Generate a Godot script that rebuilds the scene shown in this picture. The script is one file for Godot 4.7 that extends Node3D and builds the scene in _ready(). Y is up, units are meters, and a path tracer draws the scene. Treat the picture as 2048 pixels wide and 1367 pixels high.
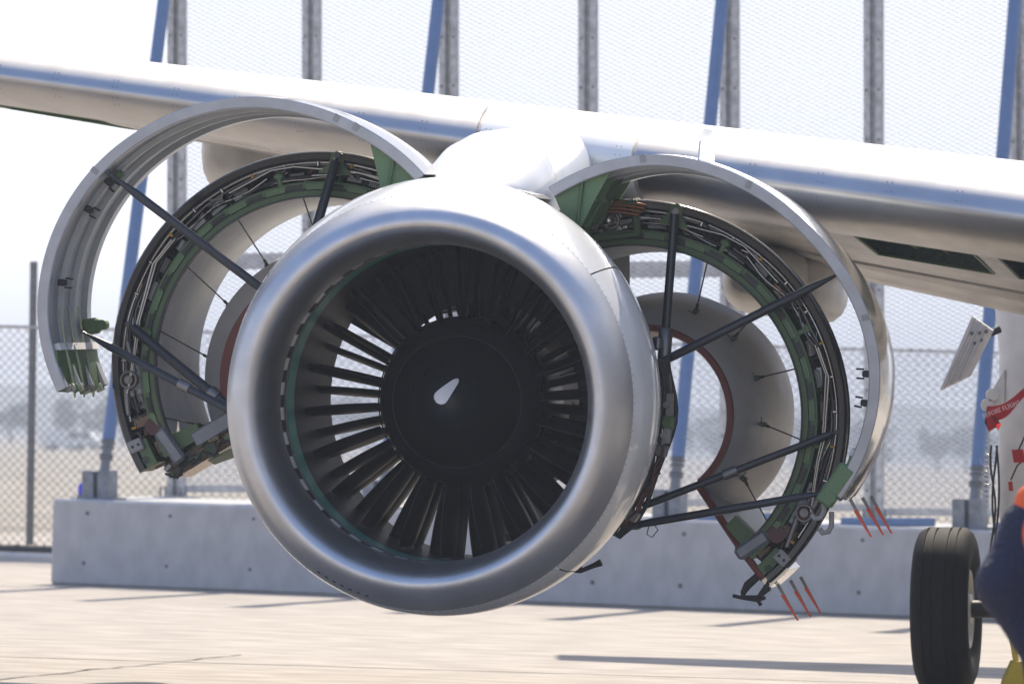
extends Node3D
# An airliner engine with its fan cowls and thrust reverser halves swung open, in front of a blast fence.

const LENS := 11552.0            # focal length in photograph pixels (2048 wide)
const EYE := 1.85                # camera height
const TILT := 0.03               # drainage fall of the apron towards the right
var M := {}
var plane: Node3D
var E: Transform3D               # engine axes: x to the right, y up, z forward out of the intake, fan at z = 0
var REAR: Vector3
var rng := RandomNumberGenerator.new()


# ------------------------------------------------------------------ helpers
func at(px: float, py: float, depth: float) -> Vector3:
	return Vector3((px - 1024.0) / LENS * depth, EYE + (888.0 - py) / LENS * depth, -depth)

# the point of the engine's cross-section at station z that is seen at a pixel
func station(px: float, py: float, z: float) -> Vector3:
	var inv := E.affine_inverse()
	var a := inv * Vector3(0, EYE, 0)
	var b := inv * at(px, py, 38.0)
	return a + (b - a) * ((z - a.z) / (b.z - a.z))

func ground_y(x: float) -> float:
	return -TILT * x

func lin(r: float, g: float, b: float, a := 1.0) -> Color:
	var c := Color(r, g, b).linear_to_srgb()
	c.a = a
	return c

func noise_tex(freq: float, lo: float, hi: float, octaves := 4, side := 512, sd := 1, kind := FastNoiseLite.TYPE_SIMPLEX_SMOOTH) -> NoiseTexture2D:
	var n := FastNoiseLite.new()
	n.seed = sd
	n.noise_type = kind
	n.frequency = freq
	n.fractal_octaves = octaves
	var t := NoiseTexture2D.new()
	t.width = side
	t.height = side
	t.seamless = true
	t.noise = n
	var g := Gradient.new()
	g.set_color(0, Color(lo, lo, lo))
	g.set_color(1, Color(hi, hi, hi))
	t.color_ramp = g
	return t

func mat(called: String, col: Color, rough: float, metal := 0.0, tex: Texture2D = null, scale := Vector3.ONE, world := false) -> StandardMaterial3D:
	var m := StandardMaterial3D.new()
	m.resource_name = called
	m.albedo_color = col
	m.roughness = rough
	m.metallic = metal
	if tex:
		m.albedo_texture = tex
		m.uv1_triplanar = true
		m.uv1_world_triplanar = world
		m.uv1_scale = scale
	M[called] = m
	return m

func rough_map(m: StandardMaterial3D, tex: Texture2D) -> void:
	m.roughness_texture = tex
	m.roughness_texture_channel = BaseMaterial3D.TEXTURE_CHANNEL_RED

func new_st() -> SurfaceTool:
	var st := SurfaceTool.new()
	st.begin(Mesh.PRIMITIVE_TRIANGLES)
	return st

func tri(st: SurfaceTool, a: Vector3, b: Vector3, c: Vector3) -> void:
	st.add_vertex(a); st.add_vertex(b); st.add_vertex(c)

func quad(st: SurfaceTool, a: Vector3, b: Vector3, c: Vector3, d: Vector3) -> void:
	tri(st, a, b, c); tri(st, a, c, d)

func flat(st: SurfaceTool) -> void:
	st.set_smooth_group(-1)

func mesh_of(st: SurfaceTool) -> ArrayMesh:
	st.generate_normals()
	st.index()
	return st.commit()

func put(called: String, st, m: Material, parent: Node = null, xf := Transform3D.IDENTITY) -> MeshInstance3D:
	var o := MeshInstance3D.new()
	o.name = called
	o.mesh = st if st is Mesh else mesh_of(st)
	o.material_override = m
	(parent if parent else self).add_child(o, true)
	o.global_transform = xf
	return o

func holder(called: String, parent: Node, xf := Transform3D.IDENTITY) -> Node3D:
	var o := Node3D.new()
	o.name = called
	(parent if parent else self).add_child(o, true)
	o.global_transform = xf
	return o

func tag(o: Node, label: String, category := "", group := "") -> void:
	o.set_meta("label", label)
	if category: o.set_meta("category", category)
	if group: o.set_meta("group", group)

func grid(st: SurfaceTool, rows: Array, closed := false, skip := {}) -> void:
	for i in rows.size() - 1:
		var a: PackedVector3Array = rows[i]
		var b: PackedVector3Array = rows[i + 1]
		var n := a.size()
		for j in (n if closed else n - 1):
			if skip.has(i * 1000 + j): continue
			var k := (j + 1) % n
			quad(st, a[j], b[j], b[k], a[k])

func fan_cap(st: SurfaceTool, ring: PackedVector3Array) -> void:
	var c := Vector3.ZERO
	for p in ring: c += p
	c /= ring.size()
	for j in ring.size():
		tri(st, c, ring[j], ring[(j + 1) % ring.size()])

func box(st: SurfaceTool, xf: Transform3D, size: Vector3, bev := 0.0) -> void:
	flat(st)
	var h := size * 0.5
	bev = minf(bev, minf(h.x, minf(h.y, h.z)) * 0.6)
	if bev <= 0.0:
		for ax in 3:
			for s in [-1.0, 1.0]:
				var p := []
				for c in [[-1, -1], [1, -1], [1, 1], [-1, 1]]:
					var v := Vector3.ZERO
					v[ax] = s * h[ax]
					v[(ax + 1) % 3] = c[0] * h[(ax + 1) % 3] * s
					v[(ax + 2) % 3] = c[1] * h[(ax + 2) % 3]
					p.append(xf * v)
				quad(st, p[3], p[2], p[1], p[0])
		return
	var V := func(sx: float, sy: float, sz: float, ax: int) -> Vector3:
		var v := Vector3(sx * (h.x - bev), sy * (h.y - bev), sz * (h.z - bev))
		v[ax] = [sx, sy, sz][ax] * h[ax]
		return xf * v
	for ax in 3:
		var b1 := (ax + 1) % 3
		var b2 := (ax + 2) % 3
		for s in [-1.0, 1.0]:
			var p := []
			for c in [[-1.0, -1.0], [1.0, -1.0], [1.0, 1.0], [-1.0, 1.0]]:
				var q := [0.0, 0.0, 0.0]
				q[ax] = s; q[b1] = c[0] * s; q[b2] = c[1]
				p.append(V.call(q[0], q[1], q[2], ax))
			quad(st, p[3], p[2], p[1], p[0])
		for s1 in [-1.0, 1.0]:
			for s2 in [-1.0, 1.0]:
				var p := []
				for c in [[-1.0, b1], [1.0, b1], [1.0, b2], [-1.0, b2]]:
					var q := [0.0, 0.0, 0.0]
					q[ax] = c[0]; q[b1] = s1; q[b2] = s2
					p.append(V.call(q[0], q[1], q[2], c[1]))
				if s1 * s2 > 0: quad(st, p[3], p[2], p[1], p[0])
				else: quad(st, p[0], p[1], p[2], p[3])
	for sx in [-1.0, 1.0]:
		for sy in [-1.0, 1.0]:
			for sz in [-1.0, 1.0]:
				tri(st, V.call(sx, sy, sz, 0), V.call(sx, sy, sz, 1), V.call(sx, sy, sz, 2))

func frame_at(p: Vector3, dir: Vector3, up := Vector3.UP) -> Transform3D:
	# y axis along dir
	var y := dir.normalized()
	var x := up.cross(y)
	if x.length() < 0.01: x = Vector3.RIGHT.cross(y)
	if x.length() < 0.01: x = Vector3.FORWARD.cross(y)
	x = x.normalized()
	return Transform3D(Basis(x, y, x.cross(y)), p)

func tube(st: SurfaceTool, pts: Array, radii, n := 10, caps := true) -> void:
	var rows := []
	var up := Vector3(0.13, 0.37, 0.92)
	for i in pts.size():
		var d: Vector3 = (pts[mini(i + 1, pts.size() - 1)] - pts[maxi(i - 1, 0)])
		var f := frame_at(pts[i], d, up)
		var r: float = radii[i] if radii is Array else radii
		var ring := PackedVector3Array()
		for j in n:
			var a := TAU * j / n
			ring.append(f * Vector3(cos(a) * r, 0, sin(a) * r))
		rows.append(ring)
	st.set_smooth_group(1)
	grid(st, rows, true)
	if caps:
		flat(st)
		fan_cap(st, rows[0])
		fan_cap(st, rows[-1])

func pol(a: float, r: float, z: float) -> Vector3:
	var t := deg_to_rad(a)
	return Vector3(cos(t) * r, sin(t) * r, z)

# sweeps a (z, r) profile round the z axis from a0 to a1 degrees; closed profiles get end caps on arcs
func lathe(st: SurfaceTool, prof: Array, a0: float, a1: float, n: int, closed := false, rt := [], c := Vector3.ZERO) -> void:
	var m := prof.size()
	var full := absf(a1 - a0) >= 359.9
	var group := 1
	for i in (m if closed else m - 1):
		var p: Vector2 = prof[i]
		var q: Vector2 = prof[(i + 1) % m]
		if i > 0:
			var o: Vector2 = prof[i - 1]
			if absf((p - o).angle_to(q - p)) > 0.6: group += 1
		st.set_smooth_group(group)
		for j in n:
			var s := a0 + (a1 - a0) * j / n
			var t := a0 + (a1 - a0) * (j + 1) / n
			var ds: float = table(rt, s) if rt else 0.0
			var dt: float = table(rt, t) if rt else 0.0
			quad(st, c + pol(s, p.y + ds, p.x), c + pol(s, q.y + ds, q.x), c + pol(t, q.y + dt, q.x), c + pol(t, p.y + dt, p.x))
	if closed and not full:
		flat(st)
		var idx := Geometry2D.triangulate_polygon(PackedVector2Array(prof))
		for a in [a0, a1]:
			var da: float = table(rt, a) if rt else 0.0
			for k in range(0, idx.size(), 3):
				tri(st, c + pol(a, prof[idx[k]].y + da, prof[idx[k]].x), c + pol(a, prof[idx[k + 1]].y + da, prof[idx[k + 1]].x), c + pol(a, prof[idx[k + 2]].y + da, prof[idx[k + 2]].x))

func arc_box(st: SurfaceTool, r0: float, r1: float, z0: float, z1: float, a0: float, a1: float, n := 0) -> void:
	if n == 0: n = maxi(1, int(absf(a1 - a0) / 3.0))
	lathe(st, [Vector2(z0, r0), Vector2(z1, r0), Vector2(z1, r1), Vector2(z0, r1)], a0, a1, n, true)

func plate(st: SurfaceTool, poly: Array, depth: Vector3) -> void:
	# a flat polygon of points with a thickness
	flat(st)
	var n := poly.size()
	var c := Vector3.ZERO
	for p in poly: c += p
	c /= n
	for j in n:
		var k := (j + 1) % n
		tri(st, c, poly[j], poly[k])
		tri(st, c + depth, poly[k] + depth, poly[j] + depth)
		quad(st, poly[j], poly[j] + depth, poly[k] + depth, poly[k])

func disc(st: SurfaceTool, p: Vector3, axis: Vector3, r: float, h: float, n := 12) -> void:
	tube(st, [p, p + axis.normalized() * h], r, n)

func table(t: Array, a: float) -> float:
	# smooth look-up in [[a, v], ...]
	if a <= t[0][0]: return t[0][1]
	for i in t.size() - 1:
		if a <= t[i + 1][0]:
			var p: Array = t[maxi(i - 1, 0)]
			var n: Array = t[mini(i + 2, t.size() - 1)]
			var h: float = t[i + 1][0] - t[i][0]
			var f: float = (a - t[i][0]) / h
			var m0: float = (t[i + 1][1] - p[1]) / (t[i + 1][0] - p[0]) * h
			var m1: float = (n[1] - t[i][1]) / (n[0] - t[i][0]) * h
			var g := f * f
			return (2.0 * g * f - 3.0 * g + 1.0) * t[i][1] + (g * f - 2.0 * g + f) * m0 + (3.0 * g - 2.0 * g * f) * t[i + 1][1] + (g * f - g) * m1
	return t[-1][1]


# ------------------------------------------------------------------ light and camera
func _ready() -> void:
	rng.seed = 7
	var cam := Camera3D.new()
	cam.name = "camera"
	cam.position = Vector3(0, EYE, 0)
	cam.rotation_degrees.x = 1.014
	cam.fov = 6.772
	cam.near = 0.5
	cam.far = 6000.0
	add_child(cam)
	cam.current = true
	var sun := DirectionalLight3D.new()
	sun.name = "sun"
	var to_sun := Vector3(0.17, 0.74, -0.65).normalized()
	sun.transform.basis = Basis.looking_at(-to_sun)
	sun.light_color = Color(1.0, 0.95, 0.88)
	sun.light_energy = 1.4
	sun.light_angular_distance = 0.5
	sun.shadow_enabled = true
	add_child(sun)
	var sky := ProceduralSkyMaterial.new()
	sky.sky_top_color = Color(0.40, 0.50, 0.68)
	sky.sky_horizon_color = Color(1.0, 1.0, 1.0)
	sky.sky_energy_multiplier = 1.04
	sky.sky_curve = 0.14
	sky.ground_bottom_color = Color(0.45, 0.43, 0.40)
	sky.ground_horizon_color = Color(0.80, 0.80, 0.80)
	sky.sun_angle_max = 60.0
	sky.sun_curve = 0.5
	var env := Environment.new()
	env.background_mode = Environment.BG_SKY
	env.sky = Sky.new()
	env.sky.sky_material = sky
	env.tonemap_mode = Environment.TONE_MAPPER_LINEAR
	env.tonemap_exposure = 1.72
	env.sdfgi_enabled = true
	env.ssao_enabled = true
	env.ssil_enabled = true
	env.fog_enabled = true
	env.fog_density = 0.0008
	env.fog_light_color = Color(0.90, 0.94, 1.0)
	var lens := CameraAttributesPhysical.new()
	lens.frustum_focal_length = 200.0
	lens.exposure_aperture = 4.2
	lens.frustum_focus_distance = 37.6
	var we := WorldEnvironment.new()
	we.name = "air"
	we.environment = env
	we.camera_attributes = lens
	add_child(we)

	var psi := deg_to_rad(11.0)
	REAR = Vector3(sin(psi), 0, -cos(psi))
	var fz := -REAR
	fz = (fz + Vector3(0, -0.018, 0)).normalized()
	var fx := Vector3.UP.cross(fz).normalized()
	E = Transform3D(Basis(fx, fz.cross(fx), fz), at(921, 803, 38.0))

	make_materials()
	build_ground()
	build_barrier()
	build_blast_fence()
	build_chainlink()
	build_far()
	plane = holder("airliner", null, Transform3D(Basis(), Vector3(3.5, ground_y(3.5), -46)))
	tag(plane, "white twin-engine airliner parked with its engine cowls swung open", "airliner")
	build_wing()
	build_nacelle()
	build_fan()
	build_core()
	build_pylon()
	build_fan_cowl(true)
	build_fan_cowl(false)
	build_reverser(true)
	build_reverser(false)
	build_rods()
	build_gear()
	build_body()
	build_small_things()
	build_person()


func make_materials() -> void:
	var fine := noise_tex(0.06, 0.82, 1.0, 4, 512, 3)
	var blotch := noise_tex(0.012, 0.75, 1.0, 5, 512, 4)
	var dirt := noise_tex(0.02, 0.55, 1.0, 5, 512, 5)
	var soft := noise_tex(0.008, 0.9, 1.0, 4, 512, 6)
	var rgh := noise_tex(0.02, 0.75, 1.0, 5, 512, 8)
	var bumps := noise_tex(0.05, 0.0, 1.0, 3, 512, 9)
	bumps.color_ramp = null
	bumps.as_normal_map = true
	bumps.bump_strength = 14.0
	var m: StandardMaterial3D
	m = mat("lip_metal", lin(0.64, 0.645, 0.66), 0.5, 1.0, soft, Vector3.ONE * 0.7); rough_map(m, rgh)
	m = mat("slat_metal", lin(0.55, 0.55, 0.555), 0.47, 1.0, soft, Vector3.ONE * 0.5); rough_map(m, rgh)
	m = mat("white_paint", lin(0.80, 0.815, 0.81), 0.32, 0.0, soft, Vector3.ONE * 0.6)
	m.clearcoat_enabled = true; m.clearcoat = 0.7; m.clearcoat_roughness = 0.06
	m = mat("wing_paint", lin(0.64, 0.62, 0.59), 0.35, 0.0, blotch, Vector3(0.4, 0.4, 0.25))
	m = mat("cowl_inner", lin(0.40, 0.42, 0.44), 0.4, 0.35, soft, Vector3.ONE)
	m = mat("cowl_edge", lin(0.42, 0.43, 0.45), 0.35, 0.3, soft, Vector3.ONE)
	m = mat("cowl_skin", lin(0.62, 0.60, 0.56), 0.10, 0.8, soft, Vector3.ONE)
	m = mat("duct_grey", lin(0.74, 0.735, 0.72), 0.45, 0.0, soft, Vector3.ONE)
	m = mat("core_grey", lin(0.56, 0.55, 0.53), 0.42, 0.1, soft, Vector3.ONE)
	m = mat("steel_blue", lin(0.22, 0.24, 0.27), 0.4, 0.3, soft, Vector3.ONE)
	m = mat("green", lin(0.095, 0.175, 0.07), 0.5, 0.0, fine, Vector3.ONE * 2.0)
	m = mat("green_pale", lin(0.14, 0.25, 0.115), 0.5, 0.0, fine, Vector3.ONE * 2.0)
	m = mat("latch_pale", lin(0.34, 0.38, 0.24), 0.4, 0.3)
	m = mat("green_dark", lin(0.045, 0.085, 0.045), 0.5, 0.0, dirt, Vector3.ONE * 2.0)
	m = mat("teal", lin(0.05, 0.27, 0.20), 0.5)
	m = mat("black", lin(0.012, 0.013, 0.016), 0.4)
	m = mat("black_gloss", lin(0.015, 0.015, 0.02), 0.14)
	m = mat("rubber", lin(0.018, 0.018, 0.018), 0.6)
	m = mat("rod", lin(0.022, 0.028, 0.04), 0.28)
	m = mat("steel", lin(0.42, 0.41, 0.39), 0.26, 1.0)
	m = mat("dull_steel", lin(0.26, 0.26, 0.26), 0.42, 0.8, fine, Vector3.ONE * 3.0)
	m = mat("pale_box", lin(0.34, 0.35, 0.35), 0.5, 0.0, fine, Vector3.ONE * 6.0)
	m = mat("foil", lin(0.50, 0.38, 0.27), 0.26, 1.0, fine, Vector3.ONE * 3.0)
	m.normal_enabled = true; m.normal_texture = bumps; m.normal_scale = 1.0
	m = mat("bronze", lin(0.10, 0.075, 0.055), 0.4, 0.8, fine, Vector3.ONE * 3.0)
	m = mat("red_seal", lin(0.20, 0.045, 0.03), 0.5)
	m = mat("oxide", lin(0.09, 0.03, 0.022), 0.5)
	m = mat("orange", lin(0.80, 0.10, 0.03), 0.5)
	m = mat("copper", lin(0.45, 0.2, 0.1), 0.4, 0.8)
	m = mat("amber", lin(0.55, 0.3, 0.03), 0.5)
	m = mat("vane", lin(0.012, 0.012, 0.014), 0.45, 0.1)
	m.metallic_specular = 0.3
	m = mat("blade", lin(0.008, 0.0085, 0.010), 0.45)
	m.metallic_specular = 0.3
	m = mat("spinner", lin(0.009, 0.010, 0.013), 0.28)
	m = mat("mark_white", lin(0.75, 0.75, 0.76), 0.5)
	m = mat("liner", lin(0.028, 0.030, 0.033), 0.5, 0.0, fine, Vector3.ONE * 2.0)
	m = mat("core_dark", lin(0.03, 0.028, 0.026), 0.5, 0.3)
	m = mat("concrete", lin(0.50, 0.505, 0.51), 0.85, 0.0, noise_tex(0.01, 0.9, 1.0, 6, 1024, 31), Vector3(0.35, 0.2, 0.35))
	m.metallic_specular = 0.3
	m = mat("plug", lin(0.14, 0.14, 0.14), 0.9)
	m = mat("slab", lin(0.40, 0.36, 0.315), 0.85, 0.0, noise_tex(0.02, 0.76, 1.0, 6, 1024, 21), Vector3(0.05, 0.3, 0.08), true)
	m = mat("field", lin(0.42, 0.385, 0.32), 0.95, 0.0, dirt, Vector3(0.03, 0.03, 0.03), true)
	m = mat("tar", lin(0.05, 0.045, 0.04), 0.8)
	m = mat("galvanised", lin(0.60, 0.595, 0.58), 0.5, 0.2, blotch, Vector3.ONE * 1.2)
	m = mat("galvanised_dark", lin(0.20, 0.20, 0.205), 0.55, 0.2, blotch, Vector3.ONE)
	m = mat("mesh_white", lin(0.70, 0.70, 0.69), 0.5)
	m = mat("strut_blue", lin(0.13, 0.22, 0.40), 0.45, 0.0, soft, Vector3.ONE)
	m = mat("pedestal", lin(0.28, 0.30, 0.33), 0.6, 0.1, blotch, Vector3.ONE)
	m = mat("wire", lin(0.25, 0.25, 0.25), 0.5, 0.5)
	m = mat("bark", lin(0.08, 0.06, 0.045), 0.9)
	m = mat("leaf", lin(0.045, 0.075, 0.03), 0.8)
	m = mat("hill", lin(0.07, 0.085, 0.05), 0.95)
	m = mat("tyre", lin(0.011, 0.0105, 0.010), 0.7, 0.0, dirt, Vector3.ONE * 3.0)
	m.metallic_specular = 0.25
	m = mat("gear_white", lin(0.66, 0.64, 0.60), 0.35, 0.0, soft, Vector3.ONE)
	m = mat("flag_red", lin(0.42, 0.02, 0.025), 0.6)
	m = mat("yellow", lin(0.62, 0.48, 0.04), 0.5, 0.0, fine, Vector3.ONE * 3.0)
	m = mat("blue_glass", lin(0.03, 0.03, 0.7), 0.1)
	m = mat("window_dark", lin(0.02, 0.025, 0.03), 0.1)
	m = mat("navy", lin(0.010, 0.015, 0.042), 0.85, 0.0, fine, Vector3.ONE * 8.0)
	m.rim_enabled = true; m.rim = 0.3
	m = mat("hi_vis", lin(0.95, 0.13, 0.02), 0.7, 0.0, fine, Vector3.ONE * 6.0)
	m = mat("reflective", lin(0.6, 0.6, 0.58), 0.3, 0.3)
	m = mat("skin", lin(0.45, 0.26, 0.18), 0.75)
	m.normal_enabled = true; m.normal_texture = bumps; m.normal_scale = 0.9; m.uv1_triplanar = true; m.uv1_scale = Vector3(1.2, 1.2, 1.2)
	m.vertex_color_use_as_albedo = true
	m.albedo_color = Color.WHITE


# ------------------------------------------------------------------ setting
func build_ground() -> void:
	var roll := Basis(Vector3.BACK, -atan(TILT))
	var st := new_st()
	flat(st)
	for i in 12:
		for j in 12:
			var a := Vector3(-1500 + i * 250, -0.06, -2700 + j * 250)
			quad(st, a, a + Vector3(250, 0, 0), a + Vector3(250, 0, 250), a + Vector3(0, 0, 250))
	var g := put("ground", st, M.field, null, Transform3D(roll, Vector3.ZERO))
	g.set_meta("kind", "structure")
	var apron := holder("apron", null, Transform3D(roll, Vector3.ZERO))
	apron.set_meta("kind", "structure")
	var variants := []
	for k in 3:
		var s := new_st()
		box(s, Transform3D(Basis(), Vector3(0, -0.06, 0)), Vector3(19.98 - 0.003 * k, 0.12, 6.98 + 0.002 * k), 0.012)
		variants.append(mesh_of(s))
	for i in 4:
		for j in 12:
			var c := Vector3(-39.0 + i * 20.0, rng.randf_range(-0.002, 0.002), -99.5 + j * 7.0)
			put("slab", variants[(i * 5 + j * 3) % 3], M.slab, apron, Transform3D(roll, roll * c))
	# tar that fills the joints, below the slab tops
	var t := new_st()
	for i in 5:
		box(t, Transform3D(Basis(), Vector3(-49 + i * 20.0, -0.035, -61)), Vector3(0.03, 0.04, 84))
	for j in 13:
		box(t, Transform3D(Basis(), Vector3(-9, -0.037, -103 + j * 7.0)), Vector3(80, 0.04, 0.03))
	put("joint_sealant", t, M.tar, apron, Transform3D(roll, Vector3.ZERO))
	# one wandering repaired crack
	var cr := new_st()
	flat(cr)
	var last := Vector3(-3.95, 0.006, -41.8)
	for k in 26:
		var nx := last + Vector3(0.06 + rng.randf_range(-0.02, 0.03), 0, -0.27 + rng.randf_range(-0.12, 0.12))
		var w := rng.randf_range(0.006, 0.016)
		quad(cr, last + Vector3(w, 0, w), last - Vector3(w, 0, w), nx - Vector3(w, 0, w), nx + Vector3(w, 0, w))
		last = nx
	put("sealed_crack", cr, M.tar, apron, Transform3D(roll, Vector3.ZERO))

func fence_frame() -> Transform3D:
	var y := deg_to_rad(18.6)
	var p := at(100, 1168, 69.5)
	p.y = ground_y(p.x)
	return Transform3D(Basis(Vector3(cos(y), 0, sin(y)), Vector3.UP, Vector3(-sin(y), 0, cos(y))), p)

func slope_y(lx: float) -> float:
	return -TILT * cos(deg_to_rad(18.6)) * lx

func build_barrier() -> void:
	var f := fence_frame()
	var roll := Basis(Vector3.BACK, -atan(TILT * cos(deg_to_rad(18.6))))
	var node := holder("concrete_barrier", null, f)
	tag(node, "long low grey concrete block wall carrying the blast fence", "barrier")
	var st := new_st()
	box(st, Transform3D(Basis(), Vector3(8.0, 0.515, -1.6)), Vector3(16.0, 1.03, 3.2), 0.03)
	put("block", st, M.concrete, node, f * Transform3D(roll, Vector3.ZERO))
	for k in 15:
		for row in 2:
			var s := new_st()
			disc(s, Vector3(0.46 + 1.07 * k - 0.03 * row, [0.87, 0.27][row], -0.006), Vector3(0, 0, 1), rng.randf_range(0.022, 0.03), 0.008, 10)
			put("tie_plug", s, M.plug, node, f * Transform3D(roll, Vector3.ZERO))

func build_blast_fence() -> void:
	var f := fence_frame()
	var node := holder("blast_fence", null, f * Transform3D(Basis(), Vector3(0, 1.03, 0)))
	tag(node, "tall blast fence of pale expanded metal panels between grey posts with blue braces", "fence")
	var H := 8.6
	var PZ := -2.9
	var pitch := 1.80
	var x0 := 0.47
	# expanded metal: rows of zigzag strands
	var W := pitch - 0.22
	var cw := 0.115
	var ch := 0.058
	var verts := PackedVector3Array()
	var norms := PackedVector3Array()
	var idx := PackedInt32Array()
	var nx := int(W / (cw * 0.5))
	var ny := int((H - 0.3) / (ch * 0.5))
	for r in ny:
		var y := 0.15 + r * ch * 0.5
		for i in nx + 1:
			var x := -W / 2 + i * cw * 0.5
			var up := 1.0 if (i + r) % 2 == 0 else -1.0
			var yy := y + up * ch * 0.25
			verts.append(Vector3(x, yy - 0.005, 0.005)); verts.append(Vector3(x, yy + 0.005, -0.005))
			norms.append(Vector3(0, 0.6, 0.8)); norms.append(Vector3(0, 0.6, 0.8))
			if i < nx:
				var b := verts.size() - 2
				idx.append_array([b, b + 1, b + 3, b, b + 3, b + 2])
	var arr := []
	arr.resize(Mesh.ARRAY_MAX)
	arr[Mesh.ARRAY_VERTEX] = verts
	arr[Mesh.ARRAY_NORMAL] = norms
	arr[Mesh.ARRAY_INDEX] = idx
	var em := ArrayMesh.new()
	em.add_surface_from_arrays(Mesh.PRIMITIVE_TRIANGLES, arr)
	# a post is two channels back to back with a recessed web
	var ps := new_st()
	for s in [-1.0, 1.0]:
		box(ps, Transform3D(Basis(), Vector3(s * 0.075, H / 2, 0)), Vector3(0.085, H, 0.09), 0.006)
	box(ps, Transform3D(Basis(), Vector3(0, H / 2, -0.03)), Vector3(0.07, H, 0.02))
	var post_mesh := mesh_of(ps)
	var bs := new_st()
	for k in 14:
		for s in [-1.0, 1.0]:
			disc(bs, Vector3(s * 0.075, 0.35 + k * 0.6, 0.044), Vector3(0, 0, 1), 0.017, 0.012, 8)
	var bolt_mesh := mesh_of(bs)
	var plate_st := new_st()
	box(plate_st, Transform3D(Basis(), Vector3(0, -0.02, 0)), Vector3(0.5, 0.03, 0.4), 0.005)
	for sx in [-0.17, -0.1, 0.1, 0.17]:
		disc(plate_st, Vector3(sx, 0, 0.12), Vector3.UP, 0.014, 0.12, 8)
	var plate_mesh := mesh_of(plate_st)
	for k in range(0, 9):
		var lx := x0 + pitch * k
		var base := f * Transform3D(Basis(), Vector3(lx, 1.05 + slope_y(lx), PZ))
		var p := put("post", post_mesh, M.galvanised, node, base)
		put("bolts", bolt_mesh, M.galvanised_dark, p, base).set_meta("kind", "stuff")
		put("base_plate", plate_mesh, M.pedestal, p, base)
		if k < 8:
			var mid := base * Transform3D(Basis(), Vector3(pitch / 2, slope_y(pitch / 2), -0.02))
			put("mesh_panel", em, M.mesh_white, node, mid)
			var rs := new_st()
			box(rs, Transform3D(Basis(), Vector3(0, 0.12, 0)), Vector3(W + 0.02, 0.09, 0.06), 0.006)
			put("bottom_rail", rs, M.galvanised, node, mid)
			var gs := new_st()
			box(gs, Transform3D(Basis(), Vector3(0, 2.95, -0.12)), Vector3(W + 0.2, 0.2, 0.1), 0.008)
			put("cross_beam", gs, M.galvanised, node, mid)
	# braces: foot at the front of the block, head at the top of the post behind it
	for k in range(0, 9, 2):
		var lx := x0 + pitch * k
		var y0 := 1.03 + slope_y(lx)
		var foot := Vector3(lx + 0.06, y0 + 0.33, -0.42)
		var head := Vector3(lx + 0.14, y0 + H - 0.2, PZ + 0.06)
		var d := (head - foot).normalized()
		var s := new_st()
		tube(s, [foot + d * 0.4, head], 0.08, 14)
		var b := put("brace", s, M.strut_blue, node, f)
		var fit := new_st()
		tube(fit, [foot - d * 0.05, foot + d * 0.42], 0.062, 12)
		for q in [0.16, 0.2, 0.3, 0.36]:
			disc(fit, foot + d * q, d, 0.088, 0.022, 12)
		put("threaded_end", fit, M.dull_steel, b, f)
		var ped := new_st()
		box(ped, Transform3D(Basis(), Vector3(lx + 0.0 - 0.1, y0 + 0.18, -0.42)), Vector3(0.15, 0.34, 0.3), 0.01)
		box(ped, Transform3D(Basis(), Vector3(lx + 0.0 + 0.1, y0 + 0.18, -0.42)), Vector3(0.15, 0.34, 0.3), 0.01)
		box(ped, Transform3D(Basis(), Vector3(lx + 0.0, y0 + 0.18, -0.46)), Vector3(0.3, 0.33, 0.18), 0.01)
		box(ped, Transform3D(Basis(), Vector3(lx - 0.02, y0 + 0.008, -0.42)), Vector3(0.58, 0.03, 0.4), 0.006)
		put("brace_foot", ped, M.pedestal, node, f)
	# blue kick boards that lie on the block between the braces
	for k in [4.0, 5.0, 6.0]:
		var lx: float = x0 + pitch * k + 0.85
		var s := new_st()
		box(s, Transform3D(Basis(), Vector3(lx, 1.03 + slope_y(lx) + 0.05, -0.35)), Vector3(1.1, 0.1, 0.12), 0.01)
		put("kick_board", s, M.strut_blue, node, f)

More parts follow.
